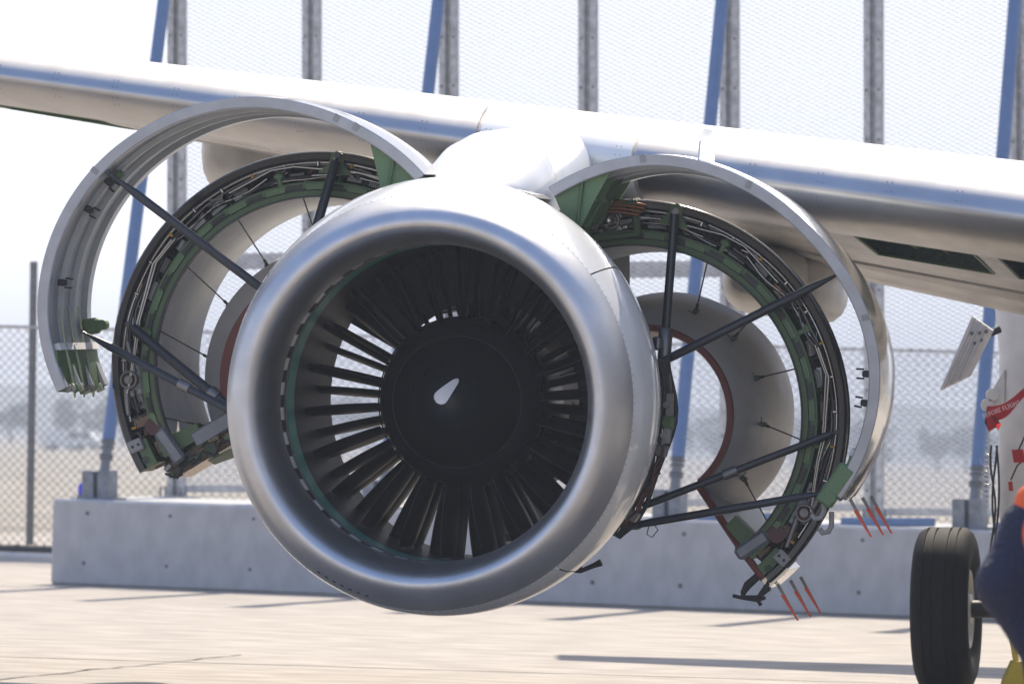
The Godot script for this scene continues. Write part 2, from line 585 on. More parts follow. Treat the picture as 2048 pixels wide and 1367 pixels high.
func build_chainlink() -> void:
	var o := at(-260, 1083, 82.0)
	o.y = ground_y(o.x) + 0.12
	var y := deg_to_rad(14.0)
	var f := Transform3D(Basis(Vector3(cos(y), 0, sin(y)), Vector3.UP, Vector3(-sin(y), 0, cos(y))), o)
	var node := holder("chain_link_fence", null, f)
	tag(node, "chain link fence with grey posts standing behind the blast fence at far left", "fence")
	var HH := 3.18
	for k in 6:
		var s := new_st()
		tube(s, [Vector3(2.38 + k * 3.4, -0.3, 0), Vector3(2.44 + k * 3.4, HH + 0.85, 0.0)], 0.055, 12)
		put("post", s, M.galvanised_dark, node, f)
	var r := new_st()
	tube(r, [Vector3(0, HH, 0.03), Vector3(20, HH - 0.6, 0.03)], 0.028, 8)
	put("top_rail", r, M.galvanised, node, f)
	var st := new_st()
	var c := 0.13
	var n := int(20.0 / c)
	for dirn in [-1.0, 1.0]:
		for i in range(-26, n + 26):
			var x := i * c
			var top: float = x + dirn * HH
			# clip to 0..20
			var a := Vector3(x, 0, 0.004 * dirn)
			var b := Vector3(top, HH, 0.004 * dirn)
			if maxf(a.x, b.x) < 0.0 or minf(a.x, b.x) > 20.0: continue
			var ta := 0.0
			var tb := 1.0
			for lim in [0.0, 20.0]:
				var t: float = (lim - a.x) / (b.x - a.x)
				if t > 0.0 and t < 1.0:
					if (a.x < 0.0 or a.x > 20.0): ta = maxf(ta, t) if (lim == 0.0) == (a.x < 0.0) else ta
					if (b.x < 0.0 or b.x > 20.0): tb = minf(tb, t) if (lim == 0.0) == (b.x < 0.0) else tb
			var p := a.lerp(b, ta)
			var q := a.lerp(b, tb)
			p.y -= 0.03 * p.x
			q.y -= 0.03 * q.x
			tube(st, [p, q], 0.0055, 4, false)
	put("wire_mesh", st, M.wire, node, f)
	# low kerb and the black hose that lies on it
	var k := new_st()
	box(k, Transform3D(Basis(Vector3.BACK, -atan(TILT)), Vector3(4.0, -0.25, 0.55)), Vector3(24.0, 0.3, 0.5), 0.05)
	var kb := put("kerb", k, M.concrete, null, f)
	kb.set_meta("kind", "structure")
	var h := new_st()
	var hp := []
	for i in 25:
		hp.append(Vector3(-8.0 + i, 0.02 - TILT * (-8.0 + i) + 0.01 * sin(i * 1.7), 0.5 + 0.03 * sin(i * 0.9)))
	tube(h, hp, 0.115, 12)
	tag(put("black_hose", h, M.rubber, null, f), "thick black hose lying along the low kerb at far left", "hose")

func build_far() -> void:
	var st := new_st()
	var rows := [PackedVector3Array(), PackedVector3Array(), PackedVector3Array()]
	var n := FastNoiseLite.new()
	n.seed = 5
	n.frequency = 0.004
	for i in 61:
		var x := -900.0 + i * 30.0
		var h := 17.0 + 7.0 * n.get_noise_1d(x) + 3.0 * n.get_noise_1d(x * 5.0)
		rows[0].append(Vector3(x, -30, -1750)); rows[1].append(Vector3(x, h + ground_y(x), -1900)); rows[2].append(Vector3(x, -40, -2150))
	st.set_smooth_group(1)
	grid(st, rows)
	put("hills", st, M.hill).set_meta("kind", "structure")
	# scrubby trees along the far edge of the field
	var protos := []
	for v in 3:
		var t := holder("tree", null)
		var tr := new_st()
		tube(tr, [Vector3(0, -0.3, 0), Vector3(0.1, 1.2, 0), Vector3(0.05, 2.6, 0.1)], [0.2, 0.14, 0.07], 7)
		for k in 4:
			var a := k * 1.6 + v
			tube(tr, [Vector3(0.08, 1.0 + k * 0.3, 0), Vector3(cos(a) * 1.0, 2.0 + k * 0.35, sin(a) * 1.0)], [0.08, 0.03], 5)
		put("trunk", tr, M.bark, t)
		var cr := new_st()
		flat(cr)
		for clump in 16:
			var cc := Vector3(rng.randf_range(-1.6, 1.6), rng.randf_range(1.3, 3.6), rng.randf_range(-1.3, 1.3))
			var rr := rng.randf_range(0.5, 0.95)
			for q in 42:
				var d := Vector3(rng.randfn(), rng.randfn() * 0.8, rng.randfn()).normalized() * rr * pow(rng.randf(), 0.4)
				var b := Basis.from_euler(Vector3(rng.randf() * TAU, rng.randf() * TAU, rng.randf() * TAU)).scaled(Vector3.ONE * rng.randf_range(0.1, 0.2))
				var p := cc + d
				quad(cr, p + b * Vector3(-1, -0.6, 0), p + b * Vector3(1, -0.6, 0), p + b * Vector3(0.6, 1, 0), p + b * Vector3(-0.6, 1, 0))
		put("crown", cr, M.leaf, t)
		protos.append(t)
	var count := 0
	for i in 44:
		var t: Node3D = protos[i] if i < 3 else protos[i % 3].duplicate()
		if i >= 3:
			t.name = "tree_%03d" % i
			add_child(t, true)
		var z := 800.0 + rng.randf_range(-40, 40)
		var x := -86.0 + i * 4.2 + rng.randf_range(-1.5, 1.5)
		var s := rng.randf_range(1.3, 1.9)
		t.transform = Transform3D(Basis(Vector3.UP, rng.randf() * TAU).scaled(Vector3.ONE * s), Vector3(x, ground_y(x) - 0.06, -z))
		tag(t, "hazy green tree in the row along the far edge of the field", "tree", "trees along the far edge of the field")
		count += 1
	# two white vans standing far across the field
	var spots := [[128.0, "small white van far off, seen left of the brace foot", 560.0], [168.0, "small white van far off, nearest the first blue brace", 600.0]]
	for k in 2:
		var p := at(spots[k][0], 860, spots[k][2])
		p.y = ground_y(p.x) - 0.06
		var v := holder("van" if k == 0 else "van_001", null, Transform3D(Basis(Vector3.UP, 0.5 - k * 0.9), p))
		tag(v, spots[k][1], "van", "vans beyond the field")
		var s := new_st()
		var side := [Vector3(-2.3, 0.35, 0.85), Vector3(2.2, 0.35, 0.85), Vector3(2.3, 1.0, 0.85), Vector3(1.5, 1.2, 0.85), Vector3(0.9, 1.95, 0.85), Vector3(-2.2, 2.0, 0.85), Vector3(-2.3, 1.6, 0.85)]
		plate(s, side, Vector3(0, 0, -1.7))
		put("body", s, M.white_paint, v, v.global_transform)
		var g := new_st()
		for zz in [0.853, -0.863]:
			g = new_st()
			plate(g, [Vector3(0.1, 1.2, zz), Vector3(1.4, 1.2, zz), Vector3(0.85, 1.8, zz), Vector3(0.1, 1.8, zz)], Vector3(0, 0, 0.01))
			put("window", g, M.window_dark, v, v.global_transform)
		for wx in [-1.4, 1.4]:
			for wz in [-0.86, 0.7]:
				var w := new_st()
				disc(w, Vector3(wx, 0.33, wz), Vector3(0, 0, 1), 0.33, 0.2, 16)
				put("wheel", w, M.rubber, v, v.global_transform)


# ------------------------------------------------------------------ wing
const SC := [[4.6, -0.62], [3.6, -0.05], [2.6, 0.28], [1.6, 0.43], [0.9, 0.42], [0.6, 0.36], [0.35, 0.28], [0.18, 0.2], [0.07, 0.12], [0.015, 0.05], [0.0, 0.0], [0.02, -0.05], [0.08, -0.12], [0.2, -0.2], [0.4, -0.26], [0.65, -0.29], [1.2, -0.33], [2.0, -0.4], [3.0, -0.5], [3.9, -0.6], [4.6, -0.68]]
const SA := [[3.3, 0.02], [2.6, 0.16], [1.9, 0.25], [1.15, 0.27], [0.65, 0.25], [0.43, 0.22], [0.25, 0.18], [0.13, 0.13], [0.05, 0.08], [0.01, 0.035], [0.0, 0.0], [0.015, -0.035], [0.06, -0.08], [0.14, -0.12], [0.29, -0.165], [0.47, -0.19], [0.87, -0.2], [1.45, -0.19], [2.1, -0.15], [2.8, -0.1], [3.3, -0.05]]

func wing_pt(s: float, i: int, du := 0.0, dv := 0.0, kv := 1.0) -> Vector3:
	var a := at(-150, 132, 43.2)
	var c := at(2200, 455, 38.5)
	var u := lerpf(SA[i][0], SC[i][0], s) + du
	var v := lerpf(SA[i][1], SC[i][1], s) * kv + dv
	return a.lerp(c, s) + REAR * u + Vector3(0, v, 0)

func smooth_rows(S: Array, list: Array, sub: int) -> Array:
	# Catmull-Rom through the section points of each station
	var rows := []
	for s in S:
		var p := []
		for e in list: p.append(wing_pt(s, e[0], e[1], e[2], e[3]))
		var row := PackedVector3Array()
		for k in p.size() - 1:
			var p0: Vector3 = p[maxi(k - 1, 0)]
			var p3: Vector3 = p[mini(k + 2, p.size() - 1)]
			for q in sub:
				row.append(p[k].cubic_interpolate(p[k + 1], p0, p3, float(q) / sub))
		row.append(p[-1])
		rows.append(row)
	return rows

func build_wing() -> void:
	var S := [-0.8, -0.4, -0.1, 0.02, 0.03, 0.145, 0.3, 0.5, 0.63, 0.74, 0.80, 0.895, 0.915, 1.0, 1.015, 1.13, 1.35, 1.6]
	var list := []
	for i in range(2, 19):
		var inset := 1.0 if i >= 6 and i <= 14 else 0.0
		list.append([i, 0.035 * inset, 0.0, 1.0 - 0.07 * inset])
	var rows := []
	for s in S:
		var row := PackedVector3Array()
		for e in list: row.append(wing_pt(s, e[0], e[1], e[2], e[3]))
		rows.append(row)
	var bays := [[2, 3], [4, 5], [10, 11], [12, 13], [14, 15]]
	var skip := {}
	for b in bays:
		for j in [13, 14]: skip[b[0] * 1000 + j] = true
	var st := new_st()
	st.set_smooth_group(1)
	grid(st, rows, true, skip)
	put("wing_box", st, M.wing_paint, plane)
	for b in bays:
		var q: Array = [rows[b[0]][13], rows[b[1]][13], rows[b[1]][15], rows[b[0]][15]]
		var w := new_st()
		flat(w)
		var up := Vector3(0, 0.2, 0)
		for k in 4:
			var m := (k + 1) % 4
			quad(w, q[k], q[m], q[m] + up, q[k] + up)
		quad(w, q[0] + up, q[1] + up, q[2] + up, q[3] + up)
		var bay := put("access_bay", w, M.green_dark, plane)
		for k in 3:
			var f: float = 0.2 + 0.28 * k
			var rs := new_st()
			tube(rs, [q[0].lerp(q[1], f) + up * 0.5, q[3].lerp(q[2], f + 0.15) + up * 0.5], 0.022, 6)
			put("stringer", rs, M.green_pale if k != 1 else M.oxide, bay)
		var rim := new_st()
		for k in 4:
			var m := (k + 1) % 4
			tube(rim, [q[k], q[m]], 0.012, 5)
		put("bay_frame", rim, M.green, plane)
	# slats outboard and inboard of the pylon, and the fixed edge between them
	for seg in [["slat", -0.8, 0.497, 24], ["leading_edge", 0.50, 0.628, 4], ["slat", 0.632, 1.6, 20]]:
		var SS := []
		for k in seg[3] + 1: SS.append(lerpf(seg[1], seg[2], float(k) / seg[3]))
		var ll := []
		var fixed: bool = seg[0] == "leading_edge"
		for i in range(5, 16):
			ll.append([i, 0.012 if fixed else -0.004, 0.0, 1.0 if fixed else 1.03])
		var rr := smooth_rows(SS, ll, 4)
		var s := new_st()
		s.set_smooth_group(1)
		grid(s, rr)
		flat(s)
		fan_cap(s, rr[0]); fan_cap(s, rr[-1])
		put(seg[0], s, M.white_paint if fixed else M.slat_metal, plane)
	# flap behind a narrow gap
	var fr := []
	for s in [-0.8, 0.3, 0.62, 0.64, 1.6]:
		var row := PackedVector3Array()
		for e in [[0, 0.0, -0.02], [1, 0.0, -0.03], [2, 0.16, -0.08], [2, 0.08, -0.2], [18, 0.08, 0.08], [18, 0.12, -0.02], [19, 0.0, -0.025], [20, 0.0, -0.02]]:
			row.append(wing_pt(s, e[0], e[1], e[2]))
		fr.append(row)
	var fs := new_st()
	flat(fs)
	grid(fs, fr, true)
	put("flap", fs, M.wing_paint, plane)
	# flap track fairings: round-nosed canoes under the trailing edge
	for c in [[505.0, 305.0, 45.2, 0.40, 0.38, 2.0, 0.0], [1530.0, 560.0, 42.6, 0.30, 0.26, 2.6, 0.0], [1632.0, 572.0, 43.4, 0.15, 0.28, 2.2, 0.0]]:
		var p := at(c[0], c[1], c[2])
		var s := new_st()
		s.set_smooth_group(1)
		var rws := []
		for k in 15:
			var t := k / 14.0
			var r := pow(sin(PI * pow(lerpf(0.03, 0.99, t), 0.75)), 0.55)
			var ring := PackedVector3Array()
			for j in 20:
				var a := TAU * j / 20
				var e := 0.75
				var x: float = signf(cos(a)) * pow(absf(cos(a)), e) * c[3] * r
				var yy: float = signf(sin(a)) * pow(absf(sin(a)), e) * c[4] * r
				ring.append(p + E.basis.x * x + Vector3(0, yy, 0) + REAR * (t - 0.3) * c[5])
			rws.append(ring)
		grid(s, rws, true)
		fan_cap(s, rws[0]); fan_cap(s, rws[-1])
		put("flap_track_fairing", s, M.wing_paint, plane)
	# rivet rows on the lower skin
	var rv := new_st()
	for row in [[15, 0.05], [16, 0.0], [17, 0.1], [17, 0.5]]:
		for k in 150:
			var s := lerpf(-0.1, 1.2, k / 150.0)
			var p := wing_pt(s, row[0], row[1], -0.004)
			disc(rv, p, Vector3.DOWN, 0.004, 0.002, 5)
	for k in 26:
		var s := -0.1 + k * 0.055
		for i in [8, 9, 11, 12]:
			for e in [0.0, 0.004]:
				var p := wing_pt(s + e, i, -0.004, 0.0, 1.03)
				disc(rv, p, REAR * -1.0 + Vector3(0, 0.8 if i < 10 else -0.8, 0), 0.004, 0.003, 5)
	for k in 60:
		disc(rv, wing_pt(lerpf(0.5, 0.63, k / 60.0), 6, 0.0, 0.002), Vector3.UP, 0.005, 0.003, 5)
	put("rivets", rv, M.dull_steel, plane).set_meta("kind", "stuff")


# ------------------------------------------------------------------ engine
const FAN_D := 1.26              # from the front of the lip back to the fan

func outer_r(d: float, a: float) -> float:
	var r := 1.155 + 0.24 * sqrt(maxf(0.0, 1.0 - pow(1.0 - minf(d, 0.75) / 0.75, 2.0)))
	if d > 0.75: r -= 0.055 * pow((d - 0.75) / 0.5, 1.4)
	var s := sin(deg_to_rad(a))
	var k := smoothstep(0.0, 0.9, d)
	r += (0.075 if s > 0.0 else -0.015) * k * s * s
	return r

func inner_r(d: float) -> float:
	if d < 0.42: return 1.155 - 0.131 * sqrt(maxf(0.0, 1.0 - pow(1.0 - d / 0.42, 2.0)))
	return lerpf(1.024, 1.032, smoothstep(0.42, 1.1, d))

func build_nacelle() -> void:
	var N := 128
	var rows := []
	for k in range(11, -1, -1):
		var d := 0.24 * pow(k / 11.0, 1.8)
		var ring := PackedVector3Array()
		for j in N: ring.append(pol(360.0 * j / N, outer_r(d, 360.0 * j / N), FAN_D - d))
		rows.append(ring)
	for k in range(1, 15):
		var d := 0.44 * pow(k / 14.0, 1.8)
		var ring := PackedVector3Array()
		for j in N: ring.append(pol(360.0 * j / N, inner_r(d), FAN_D - d))
		rows.append(ring)
	var st := new_st()
	st.set_smooth_group(1)
	grid(st, rows, true)
	put("inlet_lip", st, M.lip_metal, plane, E)
	# painted outer barrel in four panels that meet at fine seams
	var seams := [[38.0, 142.0], [142.4, 232.0], [232.4, 308.0], [308.4, 397.6]]
	for q in seams:
		var pr := []
		for k in 15:
			var d := 0.243 + (1.25 - 0.243) * k / 14.0
			var ring := PackedVector3Array()
			for j in 33:
				var a: float = lerpf(q[0], q[1], j / 32.0)
				ring.append(pol(a, outer_r(d, a), FAN_D - d))
			pr.append(ring)
		var back := PackedVector3Array()
		for p in pr[-1]: back.append(Vector3(p.x * 0.97, p.y * 0.97, p.z))
		var front := PackedVector3Array()
		for p in pr[0]: front.append(Vector3(p.x * 0.985, p.y * 0.985, p.z))
		var s := new_st()
		s.set_smooth_group(1)
		grid(s, pr)
		flat(s)
		grid(s, [pr[-1], back])
		grid(s, [front, pr[0]])
		put("inlet_cowl", s, M.white_paint, plane, E)
	var rv := new_st()
	for k in 190:
		var a := 360.0 * k / 190
		for d in [0.256]:
			var p := pol(a, outer_r(d, a) - 0.002, FAN_D - d)
			disc(rv, p, pol(a, 1, 0.5), 0.004, 0.0025, 5)
	for k in 120:
		var a := 360.0 * k / 120
		disc(rv, pol(a, outer_r(1.2, a) - 0.002, FAN_D - 1.2), pol(a, 1, 0), 0.004, 0.0025, 5)
	var r := put("rivets", rv, M.plug, plane, E)
	r.set_meta("kind", "stuff")
	# anti-ice exhaust slots at the lower left of the lip
	for k in 7:
		var a := 237.0 + k * 2.6
		var s := new_st()
		var rws := []
		for q in [1.0, 0.0]:
			var ring := PackedVector3Array()
			for j in 12:
				var t := TAU * j / 12
				var d := 0.125 + 0.011 * sin(t)
				var aa := a + 0.62 * cos(t)
				ring.append(pol(aa, outer_r(d, aa) + 0.0015 - 0.004 * (1.0 - q), FAN_D - d))
			rws.append(ring)
		flat(s)
		grid(s, rws, true)
		fan_cap(s, rws[0])
		put("exhaust_slot", s, M.black, plane, E)
	# inside the intake: seal band with white tabs, teal band, liner
	var band := new_st()
	lathe(band, [Vector2(FAN_D - 0.44, 1.026), Vector2(FAN_D - 0.445, 1.034), Vector2(FAN_D - 0.60, 1.036), Vector2(FAN_D - 0.605, 1.022)], 0, 360, 96)
	var bnd := put("seal_band", band, M.black, plane, E)
	for k in 40:
		var a := k * 9.0
		var s := new_st()
		arc_box(s, 1.030, 1.040, FAN_D - 0.56, FAN_D - 0.48, a + 1.5, a + 6.0, 3)
		put("seal_tab", s, M.duct_grey, bnd, E)
	var tl := new_st()
	lathe(tl, [Vector2(FAN_D - 0.605, 1.03), Vector2(FAN_D - 0.61, 1.024), Vector2(FAN_D - 0.84, 1.026), Vector2(FAN_D - 0.85, 1.03)], 0, 360, 96)
	put("teal_band", tl, M.teal, plane, E)
	var ln := new_st()
	lathe(ln, [Vector2(FAN_D - 0.85, 1.03), Vector2(FAN_D - 1.1, 1.032), Vector2(0.1, 1.033), Vector2(-0.2, 1.035)], 0, 360, 96)
	put("liner", ln, M.liner, plane, E)
	# fan case behind the cowl, open to the rear
	var fc := new_st()
	lathe(fc, [Vector2(0.0, 1.25), Vector2(-0.02, 1.25), Vector2(-0.03, 1.13), Vector2(-0.35, 1.12), Vector2(-0.36, 1.17), Vector2(-0.40, 1.17), Vector2(-0.41, 1.11), Vector2(-0.66, 1.10), Vector2(-0.67, 1.16), Vector2(-0.70, 1.16), Vector2(-0.70, 1.035), Vector2(-0.2, 1.035)], 0, 360, 80)
	put("fan_case", fc, M.core_dark, plane, E)
	# harness and boxes that show past the right flank
	build_harness()

func build_harness() -> void:
	var n := holder("harness", plane, E)
	var st := new_st()
	for k in 5:
		var pts := []
		for i in 16:
			var a := lerpf(12.0, -42.0, i / 15.0)
			pts.append(pol(a, 1.325 + 0.02 * sin(i * 0.8 + k) + 0.012 * k - 0.0018 * i, -0.14 - 0.05 * k + 0.02 * cos(i * 1.1)))
		tube(st, pts, 0.016, 7)
	put("cable", st, M.rubber, n, E)
	var c := new_st()
	for k in 3:
		var pts := []
		for i in 10:
			var a := lerpf(-12.0 - k * 4, -38.0, i / 9.0)
			pts.append(pol(a, 1.36 + 0.015 * sin(i * 2.0 + k) - 0.002 * i, -0.12 - 0.06 * k))
		tube(c, pts, 0.009, 6)
	put("wire_bundle", c, M.oxide, n, E)
	for b in [[-1.0, 1.36, 0.05, 0.16, 0.08, "dull_steel"], [-6.0, 1.36, 0.07, 0.09, 0.1, "green"], [-9.5, 1.36, 0.05, 0.11, 0.1, "pale_box"], [-14.0, 1.345, 0.08, 0.08, 0.1, "dull_steel"], [-34.0, 1.33, 0.10, 0.07, 0.12, "dull_steel"], [5.0, 1.35, 0.05, 0.13, 0.09, "black"]]:
		var s := new_st()
		box(s, Transform3D(Basis(Vector3.BACK, deg_to_rad(b[0])), pol(b[0], b[1], -0.2)), Vector3(b[2], b[3], b[4]), 0.008)
		disc(s, pol(b[0], b[1] - 0.01, -0.16), Vector3(0, 0, 1), 0.022, 0.04, 10)
		put("connector", s, M[b[5]], n, E)
	# drain pipe and its hose under the belly
	var h := new_st()
	tube(h, [pol(-58, 1.30, -0.08), pol(-55, 1.36, -0.1), pol(-51, 1.385, -0.1), pol(-49.0, 1.40, -0.1)], [0.018, 0.016, 0.018, 0.026], 8)
	tube(h, [pol(-60, 1.28, -0.1), pol(-57, 1.33, -0.1), pol(-54, 1.345, -0.1)], 0.012, 8)
	put("drain_hose", h, M.rubber, n, E)

func build_fan() -> void:
	var fan := holder("fan", plane, E)
	# blades, each aligned ahead of every other guide vane
	var NB := 22
	var OFF := 4.0
	var vm := blade_mesh(0.54, 1.028, 0.26, 0.27, -12.0, -13.0, 0.022, 0.06)
	for k in NB:
		var b := put("blade", vm, M.blade, fan, E * Transform3D(Basis(Vector3.BACK, TAU * k / NB + deg_to_rad(OFF)), Vector3(0, 0, 0.02)))
		b.name = "blade" if k == 0 else "blade_%03d" % k
	var gm := blade_mesh(0.54, 1.04, 0.24, 0.25, -12.0, -12.0, 0.022, 0.02)
	for k in NB * 2:
		put("guide_vane" if k == 0 else "guide_vane_%03d" % k, gm, M.vane, plane, E * Transform3D(Basis(Vector3.BACK, TAU * k / (NB * 2) + deg_to_rad(OFF)), Vector3(0, 0, -0.3)))
	var sp := new_st()
	var prof := []
	for k in 21:
		var t := k / 20.0
		prof.append(Vector2(0.62 - 0.50 * t, 0.005 + 0.425 * pow(t, 0.72)))
	lathe(sp, prof, 0, 360, 72)
	put("spinner", sp, M.spinner, fan, E)
	var hb := new_st()
	lathe(hb, [Vector2(0.115, 0.43), Vector2(0.112, 0.434), Vector2(0.10, 0.438), Vector2(0.06, 0.50), Vector2(-0.05, 0.555), Vector2(-0.2, 0.565), Vector2(-0.7, 0.56)], 0, 360, 72)
	put("hub", hb, M.spinner, fan, E)
	var ring := new_st()
	lathe(ring, [Vector2(0.121, 0.428), Vector2(0.125, 0.431), Vector2(0.121, 0.434), Vector2(0.115, 0.434)], 0, 360, 72)
	put("spinner_ring", ring, M.dull_steel, fan, E)
	var ring2 := new_st()
	lathe(ring2, [Vector2(-0.03, 0.553), Vector2(-0.026, 0.558), Vector2(-0.03, 0.563), Vector2(-0.04, 0.563)], 0, 360, 72)
	put("hub_ring", ring2, M.vane, fan, E)
	for k in 12:
		var s := new_st()
		var t := 0.42
		disc(s, pol(k * 30.0 + 10, 0.005 + 0.425 * pow(t, 0.72), 0.62 - 0.5 * t - 0.004), pol(k * 30.0 + 10, 0.7, 0.7), 0.010, 0.008, 8)
		put("screw", s, M.vane, fan, E)
	# white comma painted on the nose
	var cm := new_st()
	cm.set_smooth_group(1)
	var rows := []
	for k in 25:
		var t := k / 24.0
		var r := lerpf(0.015, 0.22, t)
		var wdt := 0.05 * (sqrt(maxf(0.0, 1.0 - pow((0.22 - t) / 0.22, 2.0))) if t < 0.22 else lerpf(1.0, 0.3, pow((t - 0.22) / 0.78, 1.2)) * sqrt(maxf(0.0, 1.0 - pow(maxf(t - 0.85, 0.0) / 0.15, 2.0))))
		var ang := 190.0 - 126.0 * smoothstep(0.0, 0.30, t)
		var c := Vector2(-0.035, 0.0).lerp(Vector2(0.085, 0.155), t)
		var dirv := Vector2(0.81, -0.59)
		var row := PackedVector3Array()
		for q in 7:
			var p := c + dirv * wdt * (q / 3.0 - 1.0)
			var rr := p.length()
			var tt := pow(maxf(rr - 0.005, 0.0) / 0.425, 1.0 / 0.72)
			row.append(Vector3(p.x, p.y, 0.62 - 0.5 * tt + 0.004))
		rows.append(row)
	grid(cm, rows)
	put("comma_mark", cm, M.mark_white, fan, E)

func blade_mesh(r0: float, r1: float, c0: float, c1: float, tw0: float, tw1: float, thick: float, lean: float) -> ArrayMesh:
	var rows := []
	for k in 13:
		var t := k / 12.0
		var r := lerpf(r0, r1, t)
		var ch := lerpf(c0, c1, t) * (0.9 + 0.2 * sin(PI * t))
		var tw := deg_to_rad(lerpf(tw0, tw1, t))
		var ring := PackedVector3Array()
		for j in 14:
			var a := TAU * j / 14
			var u := cos(a) * ch * 0.5
			var v := sin(a) * thick * 0.5 * (1.0 - 0.35 * t) + 0.02 * (1.0 - pow(u / ch * 2.0, 2.0))
			var y := v * cos(tw) + u * sin(tw) - 0.01
			var z := u * cos(tw) - v * sin(tw) + lean * 0.25 * sin(PI * t)
			ring.append(Vector3(r, y, z))
		rows.append(ring)
	var st := new_st()
	st.set_smooth_group(1)
	grid(st, rows, true)
	fan_cap(st, rows[-1])
	return mesh_of(st)

func build_core() -> void:
	var n := holder("engine_core", plane, E)
	var st := new_st()
	lathe(st, [Vector2(-0.68, 0.56), Vector2(-0.9, 0.54), Vector2(-1.3, 0.47), Vector2(-1.9, 0.45), Vector2(-2.4, 0.5), Vector2(-3.0, 0.46), Vector2(-3.6, 0.35), Vector2(-4.2, 0.05)], 0, 360, 48)
	put("casing", st, M.core_dark, n, E)
	var pp := new_st()
	for k in 26:
		var a := rng.randf() * 360.0
		var pts := []
		var r := rng.randf_range(0.58, 0.66)
		var z := rng.randf_range(-0.85, -1.2)
		for i in 8:
			pts.append(pol(a, r - 0.01 * i, z - i * 0.16))
			if rng.randf() < 0.5: a += rng.randf_range(-14, 14)
		tube(pp, pts, rng.randf_range(0.008, 0.02), 6)
	put("pipework", pp, M.copper, n, E)
	for k in 16:
		var a := rng.randf_range(-150.0, 0.0)
		var s := new_st()
		var sz := Vector3(rng.randf_range(0.06, 0.16), rng.randf_range(0.08, 0.2), rng.randf_range(0.1, 0.3))
		box(s, Transform3D(Basis(Vector3.BACK, deg_to_rad(a)), pol(a, rng.randf_range(0.6, 0.68), rng.randf_range(-0.95, -2.0))), sz, 0.012)
		put("accessory", s, M[["core_dark", "dull_steel", "oxide", "core_dark"][k % 4]], n, E)
	# dark firewall that closes the upper half of the fan exit
	var fw := new_st()
	arc_box(fw, 0.66, 1.09, -0.80, -0.74, -4.0, 150.0, 60)
	arc_box(fw, 0.60, 1.07, -0.80, -0.74, -44.0, -4.2, 16)
	for k in 9: arc_box(fw, 0.55, 1.08, -0.74, -0.68, 4.0 + k * 12.5, 5.2 + k * 12.5, 1)
	put("firewall", fw, M.black, n, E)
	# gearbox and lower strut under the core
	var gb := new_st()
	box(gb, Transform3D(Basis(), Vector3(0.22, -0.80, -1.2)), Vector3(0.34, 0.3, 0.6), 0.05)
	box(gb, Transform3D(Basis(), Vector3(0.05, -0.95, -1.0)), Vector3(0.14, 0.5, 0.3), 0.03)
	tube(gb, [Vector3(0.3, -0.75, -0.85), Vector3(0.3, -0.75, -1.0)], 0.09, 14)
	put("gearbox", gb, M.dull_steel, n, E)

func build_pylon() -> void:
	var st := new_st()
	st.set_smooth_group(1)
	var rows := []
	for z in [[0.02, 0.05, 1.385, 1.40], [-0.12, 0.24, 1.35, 1.44], [-0.35, 0.36, 1.3, 1.53], [-0.7, 0.42, 1.28, 1.67], [-1.1, 0.45, 1.28, 1.78], [-1.5, 0.46, 1.28, 1.84], [-2.0, 0.46, 1.3, 1.87], [-2.6, 0.44, 1.4, 1.9], [-3.4, 0.4, 1.5, 1.95]]:
		var ring := PackedVector3Array()
		for j in 29:
			var a := PI * j / 28
			var cx := signf(cos(a)) * pow(absf(cos(a)), 0.72)
			var sy := pow(sin(a), 0.72)
			ring.append(Vector3(cx * z[1], z[2] + (z[3] - z[2]) * sy, z[0]))
		rows.append(ring)
	var cut := PackedVector3Array()
	for p in rows[4]: cut.append(p + Vector3(0, 0, -0.006))
	grid(st, rows.slice(0, 5))
	fan_cap(st, rows[0])
	put("pylon_fairing", st, M.white_paint, plane, E)
	st = new_st()
	st.set_smooth_group(1)
	grid(st, [cut] + rows.slice(5))
	put("pylon_fairing", st, M.white_paint, plane, E)
	var b := new_st()
	box(b, Transform3D(Basis(), Vector3(0, 1.0, -2.3)), Vector3(0.36, 1.1, 3.0), 0.04)
	box(b, Transform3D(Basis(), Vector3(-0.3, 1.0, -2.5)), Vector3(1.7, 0.78, 1.9), 0.08)
	put("pylon_strut", b, M.core_dark, plane, E)
	for s in [-1.0, 1.0]:
		var f := new_st()
		box(f, Transform3D(Basis(Vector3.BACK, -s * 0.3), Vector3(s * 0.36, 1.33, -0.75)), Vector3(0.14, 0.12, 1.1), 0.02)
		put("hinge_beam", f, M.dull_steel, plane, E)


